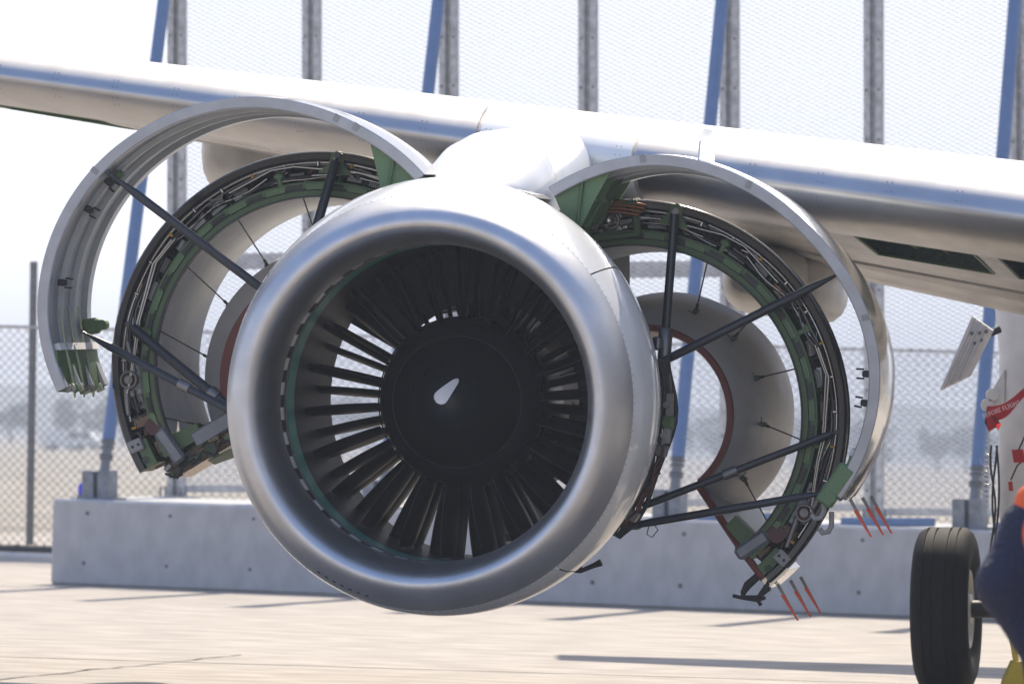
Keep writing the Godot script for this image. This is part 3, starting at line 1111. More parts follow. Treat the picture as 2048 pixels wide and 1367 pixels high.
# ------------------------------------------------------------------ fan cowl doors
func build_fan_cowl(left: bool) -> void:
	var c := station(485, 603, -0.04) if left else station(1338, 735, -0.04)
	var xf := E * Transform3D(Basis(), Vector3(c.x, c.y, -0.04))
	var n := holder("fan_cowl", plane, xf)
	tag(n, "open left fan cowl door seen from inside" if left else "open right fan cowl door with its shiny outer skin")
	var a0 := 34.0 if left else -37.0
	var a1 := 205.0 if left else 124.0
	var T := [[34.0, 1.49], [60.0, 1.40], [88.0, 1.36], [118.0, 1.345], [146.0, 1.37], [170.0, 1.40], [186.0, 1.415], [205.0, 1.41]] if left else [[-37.0, 1.42], [0.0, 1.39], [38.0, 1.315], [65.0, 1.33], [95.0, 1.40], [124.0, 1.43]]
	# all radii below are offsets from the door's front edge radius
	var skin := new_st()
	lathe(skin, [Vector2(0.0, 0.0), Vector2(-0.3, 0.012), Vector2(-0.7, 0.0), Vector2(-1.0, -0.03)], a0, a1, 90, false, T)
	put("outer_skin", skin, M.cowl_skin, n, xf)
	var edge := new_st()
	lathe(edge, [Vector2(0.0, 0.001), Vector2(0.006, -0.005), Vector2(0.006, -0.068), Vector2(0.0, -0.075), Vector2(-0.05, -0.075), Vector2(-0.05, -0.02)], a0, a1, 90, false, T)
	put("edge_frame", edge, M.cowl_edge, n, xf)
	var inn := new_st()
	lathe(inn, [Vector2(-0.05, -0.055), Vector2(-0.33, -0.05), Vector2(-0.335, -0.085), Vector2(-0.37, -0.085), Vector2(-0.375, -0.05), Vector2(-0.62, -0.05), Vector2(-0.625, -0.09), Vector2(-0.66, -0.09), Vector2(-0.665, -0.055), Vector2(-0.9, -0.06), Vector2(-0.9, -0.1), Vector2(-1.0, -0.1), Vector2(-1.005, -0.03)], a0, a1, 90, false, T)
	put("inner_skin", inn, M.cowl_inner, n, xf)
	var P := func(a: float, dr: float, z: float) -> Vector3: return pol(a, table(T, a) + dr, z)
	# hinge end: green bracket plates with stiffeners
	var hd := a0 if left else a1
	var sg := 1.0 if left else -1.0
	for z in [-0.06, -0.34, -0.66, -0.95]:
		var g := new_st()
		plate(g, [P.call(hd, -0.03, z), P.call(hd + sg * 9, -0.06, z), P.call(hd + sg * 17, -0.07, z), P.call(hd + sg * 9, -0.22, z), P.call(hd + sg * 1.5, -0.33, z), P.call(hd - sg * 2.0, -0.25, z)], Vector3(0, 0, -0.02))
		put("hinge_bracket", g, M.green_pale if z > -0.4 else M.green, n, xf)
		var h := new_st()
		tube(h, [P.call(hd + sg * 9, -0.06, z + 0.02), P.call(hd + sg * 1.0, -0.30, z + 0.02)], 0.012, 6)
		put("stiffener", h, M.green, n, xf)
	var web := new_st()
	plate(web, [P.call(hd + sg * 9, -0.21, -0.07), P.call(hd + sg * 9, -0.07, -0.07), P.call(hd + sg * 9, -0.07, -0.95), P.call(hd + sg * 9, -0.21, -0.95)], pol(hd + 90, 0.015, 0))
	plate(web, [P.call(hd + sg * 2, -0.3, -0.07), P.call(hd + sg * 9, -0.21, -0.07), P.call(hd + sg * 9, -0.21, -0.95), P.call(hd + sg * 2, -0.3, -0.95)], pol(hd, 0.012, 0))
	put("bracket_web", web, M.green, n, xf)
	# latch end
	var ld := a1 if left else a0
	var lp := new_st()
	plate(lp, [P.call(ld, -0.015, -0.01), P.call(ld - sg * 11, -0.075, -0.01), P.call(ld - sg * 11, -0.09, -0.98), P.call(ld, -0.05, -0.98)], pol(ld, -0.02, 0))
	put("latch_panel", lp, M.green, n, xf)
	var bar := new_st()
	plate(bar, [P.call(ld - sg * 11, -0.06, -0.06), P.call(ld - sg * 11, -0.115, -0.06), P.call(ld - sg * 11, -0.13, -0.99), P.call(ld - sg * 11, -0.06, -0.99)], pol(ld - 90.0 * sg, 0.05, 0))
	put("end_rib", bar, M.duct_grey, n, xf)
	for z in [-0.22, -0.46, -0.7]:
		var s := new_st()
		if left:
			tube(s, [P.call(ld - sg * 24, -0.09, z), P.call(ld - sg * 12, -0.10, z), P.call(ld, -0.06, z - 0.02), P.call(ld + 2.5, -0.03, z - 0.03)], [0.006, 0.011, 0.013, 0.006], 8)
			box(s, Transform3D(Basis(Vector3.BACK, deg_to_rad(ld - 12)), P.call(ld - 12, -0.10, z)), Vector3(0.03, 0.05, 0.04), 0.006)
			disc(s, P.call(ld - 0.5, -0.06, z), Vector3(0, 0, 1), 0.02, 0.04, 10)
		else:
			box(s, Transform3D(Basis(Vector3.BACK, deg_to_rad(ld)), P.call(ld, -0.04, z)), Vector3(0.06, 0.08, 0.05), 0.008)
		put("latch", s, M.dull_steel if not left else M.latch_pale, n, xf)
	if left:
		for q in 12:
			var s := new_st()
			box(s, Transform3D(Basis(Vector3.BACK, deg_to_rad(ld)), P.call(ld + 0.4, rng.randf_range(-0.08, -0.03), -0.06 - q * 0.078)), Vector3(rng.randf_range(0.02, 0.05), rng.randf_range(0.03, 0.06), 0.03), 0.005)
			put("latch_lug", s, M[["dull_steel", "latch_pale", "green"][q % 3]], n, xf)
	# rubber bumpers and cable clips on the inner face
	var clips := [150.5, 174.0, 140.0] if left else [-2.0, -10.5]
	for a in clips:
		var s := new_st()
		box(s, Transform3D(Basis(Vector3.BACK, deg_to_rad(a)), P.call(a, -0.11, -0.18)), Vector3(0.06, 0.045, 0.05), 0.008)
		box(s, Transform3D(Basis(Vector3.BACK, deg_to_rad(a + 1.5)), P.call(a + 1.4, -0.155, -0.18)), Vector3(0.05, 0.012, 0.04), 0.004)
		box(s, Transform3D(Basis(Vector3.BACK, deg_to_rad(a - 1.5)), P.call(a - 1.4, -0.155, -0.18)), Vector3(0.05, 0.012, 0.04), 0.004)
		put("clip", s, M.rubber, n, xf)
	for a in ([62.0, 56.0, 139.0] if left else [97.0, 66.0, 14.0]):
		var s := new_st()
		arc_box(s, table(T, a) - 0.05, table(T, a) + 0.004, -0.03, 0.011, a - 0.8, a + 0.8, 2)
		put("locator", s, M.pale_box, n, xf)
	if left:
		var s := new_st()
		box(s, Transform3D(Basis(Vector3.BACK, deg_to_rad(189)), P.call(187, -0.13, -0.88)), Vector3(0.12, 0.11, 0.1), 0.02)
		disc(s, P.call(187, -0.21, -0.92), Vector3(0, 0, 1), 0.036, 0.08, 14)
		put("clevis", s, M.green, n, xf)
		var s2 := new_st()
		box(s2, Transform3D(Basis(Vector3.BACK, deg_to_rad(138)), P.call(138, -0.10, -0.3)), Vector3(0.06, 0.1, 0.08), 0.015)
		put("clevis", s2, M.green, n, xf)
	else:
		var s := new_st()
		box(s, Transform3D(Basis(Vector3.BACK, deg_to_rad(-35)), P.call(-35, -0.08, -0.03)), Vector3(0.12, 0.3, 0.08), 0.015)
		disc(s, P.call(-38.5, -0.06, 0.01), Vector3(0, 0, 1), 0.035, 0.012, 16)
		put("clevis", s, M.green_pale, n, xf)
		var hk := new_st()
		for k in 2:
			var q: Vector3 = P.call(-40.0 - k * 2.0, -0.10 + k * 0.09, -0.06 - k * 0.1)
			tube(hk, [q, q + Vector3(0.0, -0.09, 0), q + Vector3(-0.02, -0.13, 0), q + Vector3(-0.06, -0.14, 0), q + Vector3(-0.08, -0.11, 0)], 0.018, 8)
		put("hook", hk, M.pale_box, n, xf)
		var base_a: Vector3 = P.call(-37.5, 0.0, -0.25)
		red_tipped(n, xf, [base_a + Vector3(0.03, 0, 0), base_a + Vector3(0.085, 0.005, -0.2), base_a + Vector3(0.115, 0.01, -0.4)], Vector3(0.13, -0.23, 0.0))
		# strake that stands on the shoulder of the door
		var fs := new_st()
		var q0: Vector3 = P.call(83.5, -0.005, -0.25)
		plate(fs, [q0, q0 + Vector3(0.0, 0.13, -0.06), q0 + Vector3(0.0, 0.22, -0.2), q0 + Vector3(0.0, 0.22, -0.55), q0 + Vector3(0, 0.0, -0.62)], Vector3(0.014, 0, 0))
		put("strake", fs, M.white_paint, n, xf)

func red_tipped(n: Node3D, xf: Transform3D, starts: Array, d: Vector3) -> void:
	for p in starts:
		var s := new_st()
		var side := Vector3(d.y, -d.x, 0).normalized() * -0.011
		plate(s, [p - side, p + side, p + d * 0.9 + side * 0.5, p + d * 0.9 - side * 0.5], Vector3(0, 0, -0.022))
		var h := put("latch_handle", s, M.dull_steel, n, xf)
		var r := new_st()
		var a: Vector3 = p + d * 0.30
		var f := Vector3(0, 0, 0.004)
		plate(r, [a - side * 1.5 + f, a + side * 0.6 + f, p + d * 1.08 + side * 0.3 + f, p + d * 1.06 - side * 0.5 + f], Vector3(0, 0, -0.03))
		put("latch_flag", r, M.orange, n, xf)


# ------------------------------------------------------------------ thrust reverser halves
func build_reverser(left: bool) -> void:
	var zf := -0.95
	var c := station(639, 731, zf) if left else station(1266, 832, zf)
	var xf := E * Transform3D(Basis(), Vector3(c.x, c.y, zf))
	var n := holder("thrust_reverser", plane, xf)
	tag(n, "open left thrust reverser half" if left else "open right thrust reverser half")
	var a0 := 34.0 if left else -50.0
	var a1 := 210.0 if left else 132.0
	var sg := 1.0 if left else -1.0
	var low := a1 if left else a0           # lower end
	var D := func(k: float) -> float: return low - sg * k     # degrees up from the lower end
	var R0 := 1.146
	var s: SurfaceTool
	s = new_st(); lathe(s, [Vector2(-0.03, R0 - 0.004), Vector2(0.03, R0 - 0.004), Vector2(0.03, R0 + 0.008), Vector2(-0.03, R0 + 0.008)], a0, a1, 90, true)
	put("edge_seal", s, M.black, n, xf)
	s = new_st(); arc_box(s, R0 + 0.008, R0 + 0.042, -0.25, 0.012, a0, a1, 60)
	put("inner_ring", s, M.green, n, xf)
	s = new_st(); arc_box(s, R0 + 0.042, R0 + 0.062, -0.25, -0.008, a0, a1, 60)
	put("groove_strip", s, M.black, n, xf)
	s = new_st(); arc_box(s, R0 + 0.062, R0 + 0.104, -0.28, 0.006, a0, a1, 60)
	put("frame_ring", s, M.green, n, xf)
	var k := 8.0
	while k < 172.0:
		s = new_st(); arc_box(s, R0 + 0.05, R0 + 0.088, -0.02, 0.02, D.call(k), D.call(k + 6.5))
		put("ring_pad", s, M.green_pale, n, xf)
		s = new_st(); arc_box(s, R0 + 0.066, R0 + 0.09, -0.02, 0.014, D.call(k + 7.0), D.call(k + 12.0))
		put("ring_slot", s, M.black, n, xf)
		k += 13.5
	# recess behind the mechanism, then the sleeve
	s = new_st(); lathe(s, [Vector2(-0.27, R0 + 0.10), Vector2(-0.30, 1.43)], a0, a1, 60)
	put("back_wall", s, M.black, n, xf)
	s = new_st(); lathe(s, [Vector2(0.0, 1.456), Vector2(0.03, 1.45), Vector2(0.045, 1.435), Vector2(0.043, 1.40), Vector2(0.03, 1.385), Vector2(0.0, 1.38), Vector2(-0.3, 1.38)], a0, a1, 90)
	put("sleeve_lip", s, M.black_gloss, n, xf)
	s = new_st(); lathe(s, [Vector2(0.0, 1.456), Vector2(-0.3, 1.385), Vector2(-0.7, 1.27), Vector2(-1.1, 1.13)], a0, a1, 90)
	put("outer_sleeve", s, M.white_paint, n, xf)
	s = new_st(); lathe(s, [Vector2(-0.02, R0), Vector2(-0.4, R0), Vector2(-0.8, R0 - 0.01), Vector2(-1.1, R0 - 0.03)], a0, a1, 90)
	put("inner_barrel", s, M.duct_grey, n, xf)
	# ribs between the rings
	k = 15.0
	var q7 := 0
	while k < 176.0:
		var a: float = D.call(k)
		q7 += 1
		s = new_st()
		plate(s, [pol(a, R0 + 0.1, -0.05), pol(a, R0 + 0.19, -0.09), pol(a, 1.38, -0.12), pol(a, 1.40, -0.28), pol(a, R0 + 0.1, -0.28)], pol(a + 90, 0.014, 0))
		put("rib", s, M.green_dark if q7 % 2 else M.green, n, xf)
		if q7 % 4 == 0:
			s = new_st()
			box(s, Transform3D(Basis(Vector3.BACK, deg_to_rad(a)), pol(a, R0 + 0.14, -0.03)), Vector3(0.11, 0.035, 0.05), 0.008)
			box(s, Transform3D(Basis(Vector3.BACK, deg_to_rad(a)), pol(a, R0 + 0.17, -0.03)), Vector3(0.04, 0.07, 0.06), 0.012)
			put("bracket", s, M.green_pale, n, xf)
		elif q7 % 4 == 2:
			s = new_st()
			plate(s, [pol(a + 1.5, R0 + 0.13, -0.05), pol(a + 2.0, R0 + 0.22, -0.05), pol(a + 6.5, R0 + 0.20, -0.05), pol(a + 7.0, R0 + 0.12, -0.05)], Vector3(0, 0, -0.03))
			put("cover_plate", s, M.pale_box if q7 % 3 else M.duct_grey, n, xf)
		else:
			s = new_st()
			arc_box(s, R0 + 0.12, R0 + 0.17, -0.12, -0.03, a + 1.5, a + 6.0, 3)
			put("panel_box", s, M.black_gloss if q7 % 3 else M.pale_box, n, xf)
		if q7 % 5 == 1:
			s = new_st()
			for w in 9: arc_box(s, R0 + 0.115, R0 + 0.145, -0.06, -0.012, a + 1.0 + w * 0.62, a + 1.35 + w * 0.62, 1)
			put("ribbed_strip", s, M.pale_box, n, xf)
		k += rng.randf_range(7.5, 10.0)
	# pipes run as straight lengths between bends
	for l in [[1.36, 1.29, 22.0, 0.012], [1.345, 1.275, 23.0, 0.009], [1.33, 1.37, 92.0, 0.010], [1.29, 1.34, 118.0, 0.009]]:
		s = new_st()
		var pts := []
		var kk: float = l[2]
		for i in 5:
			pts.append(pol(D.call(kk), lerpf(l[0], l[1], [0.0, 0.9, 0.75, 0.1, 0.3][i]), 0.015))
			kk += [14.0, 7.0, 18.0, 9.0, 0.0][i]
		tube(s, pts, l[3], 8)
		put("straight_pipe", s, M.steel, n, xf)
	# fuel and hydraulic pipes that follow the arc
	var lanes := [[1.378, 0.011, 14.0, 168.0, 0.0, "steel"], [1.355, 0.008, 20.0, 160.0, 0.012, "dull_steel"], [1.325, 0.009, 30.0, 104.0, 0.035, "steel"], [1.318, 0.007, 34.0, 98.0, 0.035, "dull_steel"], [1.29, 0.008, 96.0, 160.0, 0.02, "steel"], [1.36, 0.007, 40.0, 82.0, 0.05, "dull_steel"], [1.34, 0.018, 16.0, 74.0, 0.02, "black_gloss"], [1.30, 0.014, 44.0, 124.0, 0.02, "black"]]
	for l in lanes:
		s = new_st()
		var pts := []
		var m := int((l[3] - l[2]) / 3.0)
		for i in m + 1:
			var t := float(i) / m
			var kk: float = lerpf(l[2], l[3], t)
			var wob: float = l[4] * (sin(kk * 0.09 + l[0] * 40.0) + 0.4 * sin(kk * 0.31))
			pts.append(pol(D.call(kk), l[0] + wob, 0.0 + 0.01 * sin(kk * 0.2) - 0.02 * (1.42 - l[0]) / 0.1))
		tube(s, pts, l[1], 7)
		put("pipe", s, M[l[5]], n, xf)
	for q in 16:
		var kk := 12.0 + q * 9.8
		s = new_st()
		box(s, Transform3D(Basis(Vector3.BACK, deg_to_rad(D.call(kk))), pol(D.call(kk), 1.37, 0.0)), Vector3(0.04, 0.018, 0.03), 0.005)
		put("pipe_clamp", s, M.steel if q % 3 else M.amber, n, xf)
	# loose wiring, short random runs tucked into the recess
	for q in 70:
		var kk := rng.randf_range(4.0, 172.0)
		var r := rng.randf_range(R0 + 0.13, 1.40)
		var z := rng.randf_range(-0.14, -0.02)
		var pts := []
		for i in 7:
			pts.append(pol(D.call(kk), r, z))
			kk += rng.randf_range(0.6, 2.2)
			r = clampf(r + rng.randf_range(-0.035, 0.035), R0 + 0.12, 1.41)
			z = clampf(z + rng.randf_range(-0.03, 0.03), -0.2, 0.0)
		s = new_st(); tube(s, pts, rng.randf_range(0.004, 0.010), 6)
		put("wire", s, M[["rubber", "black", "steel", "rubber", "copper", "dull_steel", "pale_box"][q % 7]], n, xf)
	# flex conduits with white bodies and end fittings
	for q in 9:
		var kk := 22.0 + q * 15.5
		var r := 1.27 + 0.05 * sin(q * 2.1)
		s = new_st()
		tube(s, [pol(D.call(kk), r, -0.05), pol(D.call(kk + 3.4), r + 0.012, -0.05)], 0.021, 10)
		disc(s, pol(D.call(kk), r, -0.05), pol(D.call(kk + 90), 1, 0), 0.027, 0.012, 10)
		put("cylinder", s, M[["pale_box", "dull_steel", "steel"][q % 3]], n, xf)
	actuator(n, xf, D.call(26.0 if left else 21.0), 1.33, false)
	actuator(n, xf, D.call(150.0 if left else 146.0), 1.32, true)
	# lug that carries the hold-open strut
	var la := 77.0 + 7.5 if left else 76.5
	la = 84.5 if left else 77.5
	s = new_st()
	plate(s, [pol(la - 5, R0 + 0.16, 0.05), pol(la - 2.2, 1.37, 0.05), pol(la - 1.5, 1.44, 0.05), pol(la, 1.46, 0.05), pol(la + 1.5, 1.44, 0.05), pol(la + 2.2, 1.37, 0.05), pol(la + 5, R0 + 0.16, 0.05)], Vector3(0, 0, -0.14))
	var lug := put("strut_lug", s, M.green, n, xf)
	s = new_st()
	disc(s, pol(la, 1.40, 0.045), Vector3(0, 0, 1), 0.024, 0.012, 18)
	disc(s, pol(la, 1.40, 0.055), Vector3(0, 0, 1), 0.015, 0.012, 6)
	put("lug_bolt", s, M.dull_steel, lug, xf)
	# lower end: green block, latch plates, end plates in bare foil
	s = new_st(); arc_box(s, R0 + 0.16, 1.44, -0.3, 0.03, D.call(0.0), D.call(8.0), 4)
	put("end_block", s, M.green, n, xf)
	s = new_st()
	disc(s, pol(D.call(2.2), 1.37, 0.028), Vector3(0, 0, 1), 0.026, 0.008, 14)
	put("end_plug", s, M.green_dark, n, xf)
	s = new_st()
	box(s, Transform3D(Basis(Vector3.BACK, deg_to_rad(D.call(7.0))), pol(D.call(7.0), 1.385, 0.045)), Vector3(0.10, 0.085, 0.04), 0.008)
	var lpn := put("latch_plate", s, M.pale_box, n, xf)
	s = new_st()
	for dr in [-0.022, 0.022]:
		disc(s, pol(D.call(7.0), 1.385 + dr, 0.062), Vector3(0, 0, 1), 0.011, 0.006, 10)
	put("plate_hole", s, M.black, lpn, xf)
	s = new_st()
	box(s, Transform3D(Basis(Vector3.BACK, deg_to_rad(D.call(13.0))), pol(D.call(13.0), 1.28, -0.06)), Vector3(0.2, 0.10, 0.12), 0.02)
	box(s, Transform3D(Basis(Vector3.BACK, deg_to_rad(D.call(4.0))), pol(D.call(4.0), 1.22, -0.07)), Vector3(0.16, 0.12, 0.1), 0.02)
	put("heat_shield", s, M.foil, n, xf)
	s = new_st()
	disc(s, pol(D.call(10.0), 1.25, -0.06), Vector3(0.2, 0.2, 1), 0.06, 0.09, 16)
	put("duct_cover", s, M.oxide, n, xf)
	# bar that closes the ring above the lower end
	s = new_st()
	var t0 := pol(D.call(9.0), R0 + 0.06, 0.0)
	var t1 := pol(D.call(-4.0 if left else -3.0), R0 + 0.02, 0.0)
	box(s, frame_at((t0 + t1) / 2 + Vector3(0, 0, 0.0), t1 - t0, Vector3.BACK), Vector3(0.095, (t1 - t0).length(), 0.08), 0.02)
	put("end_bar", s, M.steel_blue, n, xf)
	# lower bifurcation wall, in the radial plane of the lower end
	var perp := pol(low + 90.0, 1.0, 0.0) * sg
	s = new_st()
	plate(s, [pol(low, 0.62, -0.5), pol(low, R0 + 0.04, -0.06), pol(low, R0 + 0.02, -1.8), pol(low, 0.78, -2.0)], perp * 0.05)
	put("bifurcation_wall", s, M.steel_blue, n, xf)
	s = new_st()
	box(s, Transform3D(Basis(Vector3.BACK, deg_to_rad(low)), pol(low, 0.80, -0.10) - perp * 0.005), Vector3(0.46, 0.11, 0.14), 0.012)
	if left: put("lower_sill", s, M.steel_blue, n, xf)
	s = new_st(); arc_box(s, R0 - 0.19, R0 + 0.0, -0.16, -0.04, D.call(0.0), D.call(6.0), 3)
	put("corner_fitting", s, M.green, n, xf)
	if left:
		s = new_st()
		box(s, Transform3D(Basis(Vector3.BACK, deg_to_rad(low)), pol(low, 0.98, -0.33) + perp * 0.075), Vector3(0.66, 0.14, 0.52), 0.03)
		put("lower_shield", s, M.foil, n, xf)
		for q in 22:
			s = new_st()
			var p := pol(low, rng.randf_range(0.74, 1.34), -0.055) + perp * rng.randf_range(0.02, 0.13)
			box(s, Transform3D(Basis(Vector3.BACK, deg_to_rad(low + rng.randf_range(-25, 25))), p), Vector3(rng.randf_range(0.03, 0.11), rng.randf_range(0.015, 0.04), rng.randf_range(0.02, 0.05)), 0.006)
			put("shield_bracket", s, M[["oxide", "green_dark", "bronze", "green", "foil", "dull_steel"][q % 6]], n, xf)
	if left:
		for q in [1, 3]:
			s = new_st()
			var p := pol(low, lerpf(0.80, 1.38, q / 4.0), -0.045) + perp * 0.10
			plate(s, [p + pol(low, -0.04, 0) - perp * 0.05, p + pol(low, 0.04, 0) - perp * (0.02 + 0.02 * (q % 2)), p + pol(low, 0.05, 0) + perp * 0.05, p + pol(low, -0.02, 0) + perp * 0.06], Vector3(0, 0, -0.03))
			put("shield_bracket", s, M[["oxide", "green_dark", "oxide", "black", "green"][q]], n, xf)
		s = new_st()
		for q in 4:
			tube(s, [pol(low, 0.72 + q * 0.15, -0.03) + perp * 0.10, pol(low, 0.80 + q * 0.15, -0.03) + perp * (0.13 + 0.03 * (q % 2)), pol(low, 0.86 + q * 0.15, -0.03) + perp * 0.09], 0.009, 6)
		put("foil_hose", s, M.rubber, n, xf)
		s = new_st()
		plate(s, [pol(low, 0.75, -0.1) + perp * 0.17, pol(low, 1.02, -0.1) + perp * 0.15, pol(low, 1.04, -0.3) + perp * 0.17, pol(low, 0.66, -0.5) + perp * 0.23], perp * 0.012)
		put("access_flap", s, M.green_pale, n, xf)
	else:
		var b := pol(-49.0, 1.45, -0.15)
		red_tipped(n, xf, [b + Vector3(0, -0.03, 0), b + Vector3(0.06, -0.015, -0.2), b + Vector3(0.10, 0.0, -0.4)], Vector3(0.13, -0.23, 0))
		s = new_st()
		var q0 := pol(-52.0, 1.37, 0.0)
		tube(s, [q0 + Vector3(0.02, 0.03, 0), q0 + Vector3(-0.07, -0.05, 0), q0 + Vector3(-0.10, -0.10, 0), q0 + Vector3(-0.10, -0.13, 0)], [0.026, 0.03, 0.02, 0.014], 8)
		tube(s, [q0 + Vector3(0.08, 0.0, 0), q0 + Vector3(0.06, -0.07, 0), q0 + Vector3(0.0, -0.13, 0), q0 + Vector3(-0.10, -0.13, 0)], [0.022, 0.028, 0.016, 0.014], 8)
		tube(s, [q0 + Vector3(-0.17, -0.12, 0), q0 + Vector3(-0.10, -0.135, 0), q0 + Vector3(0.0, -0.15, 0), q0 + Vector3(0.05, -0.13, 0)], 0.013, 7)
		tube(s, [q0 + Vector3(0.0, -0.15, 0), q0 + Vector3(0.02, -0.185, 0)], 0.013, 7)
		put("clamp_hook", s, M.rubber, n, xf)
		s = new_st()
		arc_box(s, 1.40, 1.47, -0.5, 0.02, -51.5, -44.0, 4)
		put("corner_cover", s, M.cowl_skin, n, xf)
	# inner fixed structure: the half shell round the engine core, red seal on its front edge
	var ia0 := a0
	var ia1 := a1
	var g := 0.15 if left else 0.0
	var gb := 0.17 if left else 0.0
	var ic := Vector3(-0.04, -0.10, 0) if left else Vector3.ZERO
	s = new_st(); lathe(s, [Vector2(-0.45, 0.61 + g), Vector2(-0.50, 0.645 + g), Vector2(-0.62, 0.70 + g + gb * 0.4), Vector2(-0.85, 0.765 + gb), Vector2(-1.15, 0.82 + gb), Vector2(-1.5, 0.845 + gb), Vector2(-1.9, 0.82 + gb), Vector2(-2.3, 0.74 + gb), Vector2(-2.8, 0.6 + g)], ia0, ia1, 72, false, [], ic)
	put("core_cowl", s, M.core_grey, n, xf)
	s = new_st(); lathe(s, [Vector2(-0.47, 0.585 + g), Vector2(-0.8, 0.63 + g), Vector2(-1.5, 0.70 + g), Vector2(-2.2, 0.66 + g), Vector2(-2.8, 0.56 + g)], ia0, ia1, 48, false, [], ic)
	put("core_liner", s, M.bronze, n, xf)
	s = new_st()
	lathe(s, [Vector2(-0.45, 0.618 + g), Vector2(-0.41, 0.61 + g), Vector2(-0.41, 0.575 + g - gb * 0.4), Vector2(-0.45, 0.565 + g - gb * 0.4), Vector2(-0.48, 0.575 + g - gb * 0.4), Vector2(-0.48, 0.612 + g)], ia0, ia1, 60, true, [], ic)
	var e0 := pol(low, 0.60, -0.44) + perp * 0.02
	if not left: tube(s, [e0, e0 + pol(low, 0.55, 0.38), e0 + pol(low, 0.80, 0.46)], 0.026, 8)
	put("fire_seal", s, M.red_seal, n, xf)
	# thin tie rods from the ring to brackets on the core cowl
	for q in 5:
		var a: float = D.call([12.0, 42.0, 66.0, 90.0, 114.0][q])
		var p := pol(a, R0 - 0.0, -0.04)
		var w := pol(a + 3.0, 0.765 + gb, -0.82) + ic
		var r := new_st(); tube(r, [p, w], 0.0055, 6)
		var tr := put("tie_rod", r, M.rod, n, xf)
		var b := new_st()
		box(b, Transform3D(Basis(Vector3.BACK, deg_to_rad(a)), w), Vector3(0.04, 0.03, 0.10), 0.005)
		box(b, Transform3D(Basis(Vector3.BACK, deg_to_rad(a)), w - pol(a, 0.02, 0)), Vector3(0.012, 0.10, 0.05), 0.004)
		tube(b, [w, w.lerp(p, 0.14)], 0.011, 8)
		put("rod_bracket", b, M.green_dark, tr, xf)

func actuator(n: Node3D, xf: Transform3D, a: float, r: float, top: bool) -> void:
	var B := Basis(Vector3.BACK, deg_to_rad(a))
	var p := pol(a, r, 0.0)
	var s := new_st()
	box(s, Transform3D(B, p + Vector3(0, 0, -0.03)), Vector3(0.16, 0.15, 0.05), 0.012)
	for q in [[0.06, 0.075], [-0.06, 0.08], [0.07, -0.075], [-0.05, -0.085], [0.0, 0.095]]:
		box(s, Transform3D(B, p + B * Vector3(q[0], q[1], -0.02)), Vector3(0.045, 0.05, 0.05), 0.01)
	var o := put("actuator", s, M.pale_box if not top else M.steel, n, xf)
	s = new_st()
	lathe(s, [Vector2(-0.01, 0.064), Vector2(0.045, 0.064), Vector2(0.052, 0.058), Vector2(0.052, 0.050), Vector2(0.015, 0.046), Vector2(0.015, 0.030), Vector2(0.048, 0.028), Vector2(0.048, 0.012), Vector2(0.04, 0.0)], 0, 360, 24, false, [], p)
	put("actuator_drive", s, M.steel if top else M.dull_steel, o, xf)
	s = new_st()
	lathe(s, [Vector2(0.017, 0.045), Vector2(0.017, 0.031)], 0, 360, 24, false, [], p)
	put("drive_groove", s, M.oxide, o, xf)
	s = new_st()
	var d := pol(a + 90.0, 1, 0)
	tube(s, [p + d * 0.05 + pol(a, 0.03, 0), p + d * 0.24 + pol(a, 0.035, 0)], 0.028, 12)
	put("actuator_body", s, M.dull_steel, o, xf)
	s = new_st()
	tube(s, [p - d * 0.05 - pol(a, 0.03, 0), p - d * 0.26], 0.022, 12)
	put("actuator_body", s, M.dull_steel, o, xf)
	if top:
		# green frame round the drive unit, with hoses over it
		s = new_st()
		for q in [[0.0, 0.17, 0.30, 0.05], [0.0, -0.17, 0.30, 0.05]]:
			box(s, Transform3D(B, p + B * Vector3(q[0], q[1], 0.03)), Vector3(0.24, 0.05, 0.06), 0.012)
		box(s, Transform3D(B, p + B * Vector3(0.10, 0, 0.03)), Vector3(0.05, 0.36, 0.06), 0.012)
		box(s, Transform3D(B, p + B * Vector3(-0.11, 0, 0.03)), Vector3(0.04, 0.36, 0.06), 0.012)
		put("drive_frame", s, M.green, o, xf)
		s = new_st()
		for q in 4:
			var pts := []
			for i in 9:
				var t := i / 8.0
				pts.append(p + B * Vector3(0.07 + 0.05 * sin(PI * t) - 0.02 * q, lerpf(0.22, -0.26, t) + 0.02 * q, 0.05 + 0.015 * q))
			tube(s, pts, 0.010, 7)
		put("hose", s, M.copper, o, xf)


# ------------------------------------------------------------------ rods
func rod(a: Vector3, b: Vector3, r: float, taper := true, collar := -1.0, m := "rod") -> void:
	var d := b - a
	var st := new_st()
	if taper: tube(st, [a, a + d * 0.03, a + d * 0.16, a + d * 0.9, b], [r * 0.3, r * 0.42, r, r, r * 0.8], 12)
	else: tube(st, [a, b], r, 12)
	var o := put("hold_open_rod", st, M[m], plane)
	var e := new_st()
	tube(e, [a - d.normalized() * 0.05, a + d.normalized() * 0.03], r * 0.32, 8)
	disc(e, a - d.normalized() * 0.04 - Vector3(0, 0, 0.012), Vector3(0, 0, 1), r * 0.6, 0.024, 12)
	put("rod_end", e, M.rod, o)
	if collar >= 0.0:
		var c := new_st()
		tube(c, [a + d * collar, a + d * (collar + 0.07)], r * 1.35, 14)
		put("collar", c, M.dull_steel, o)

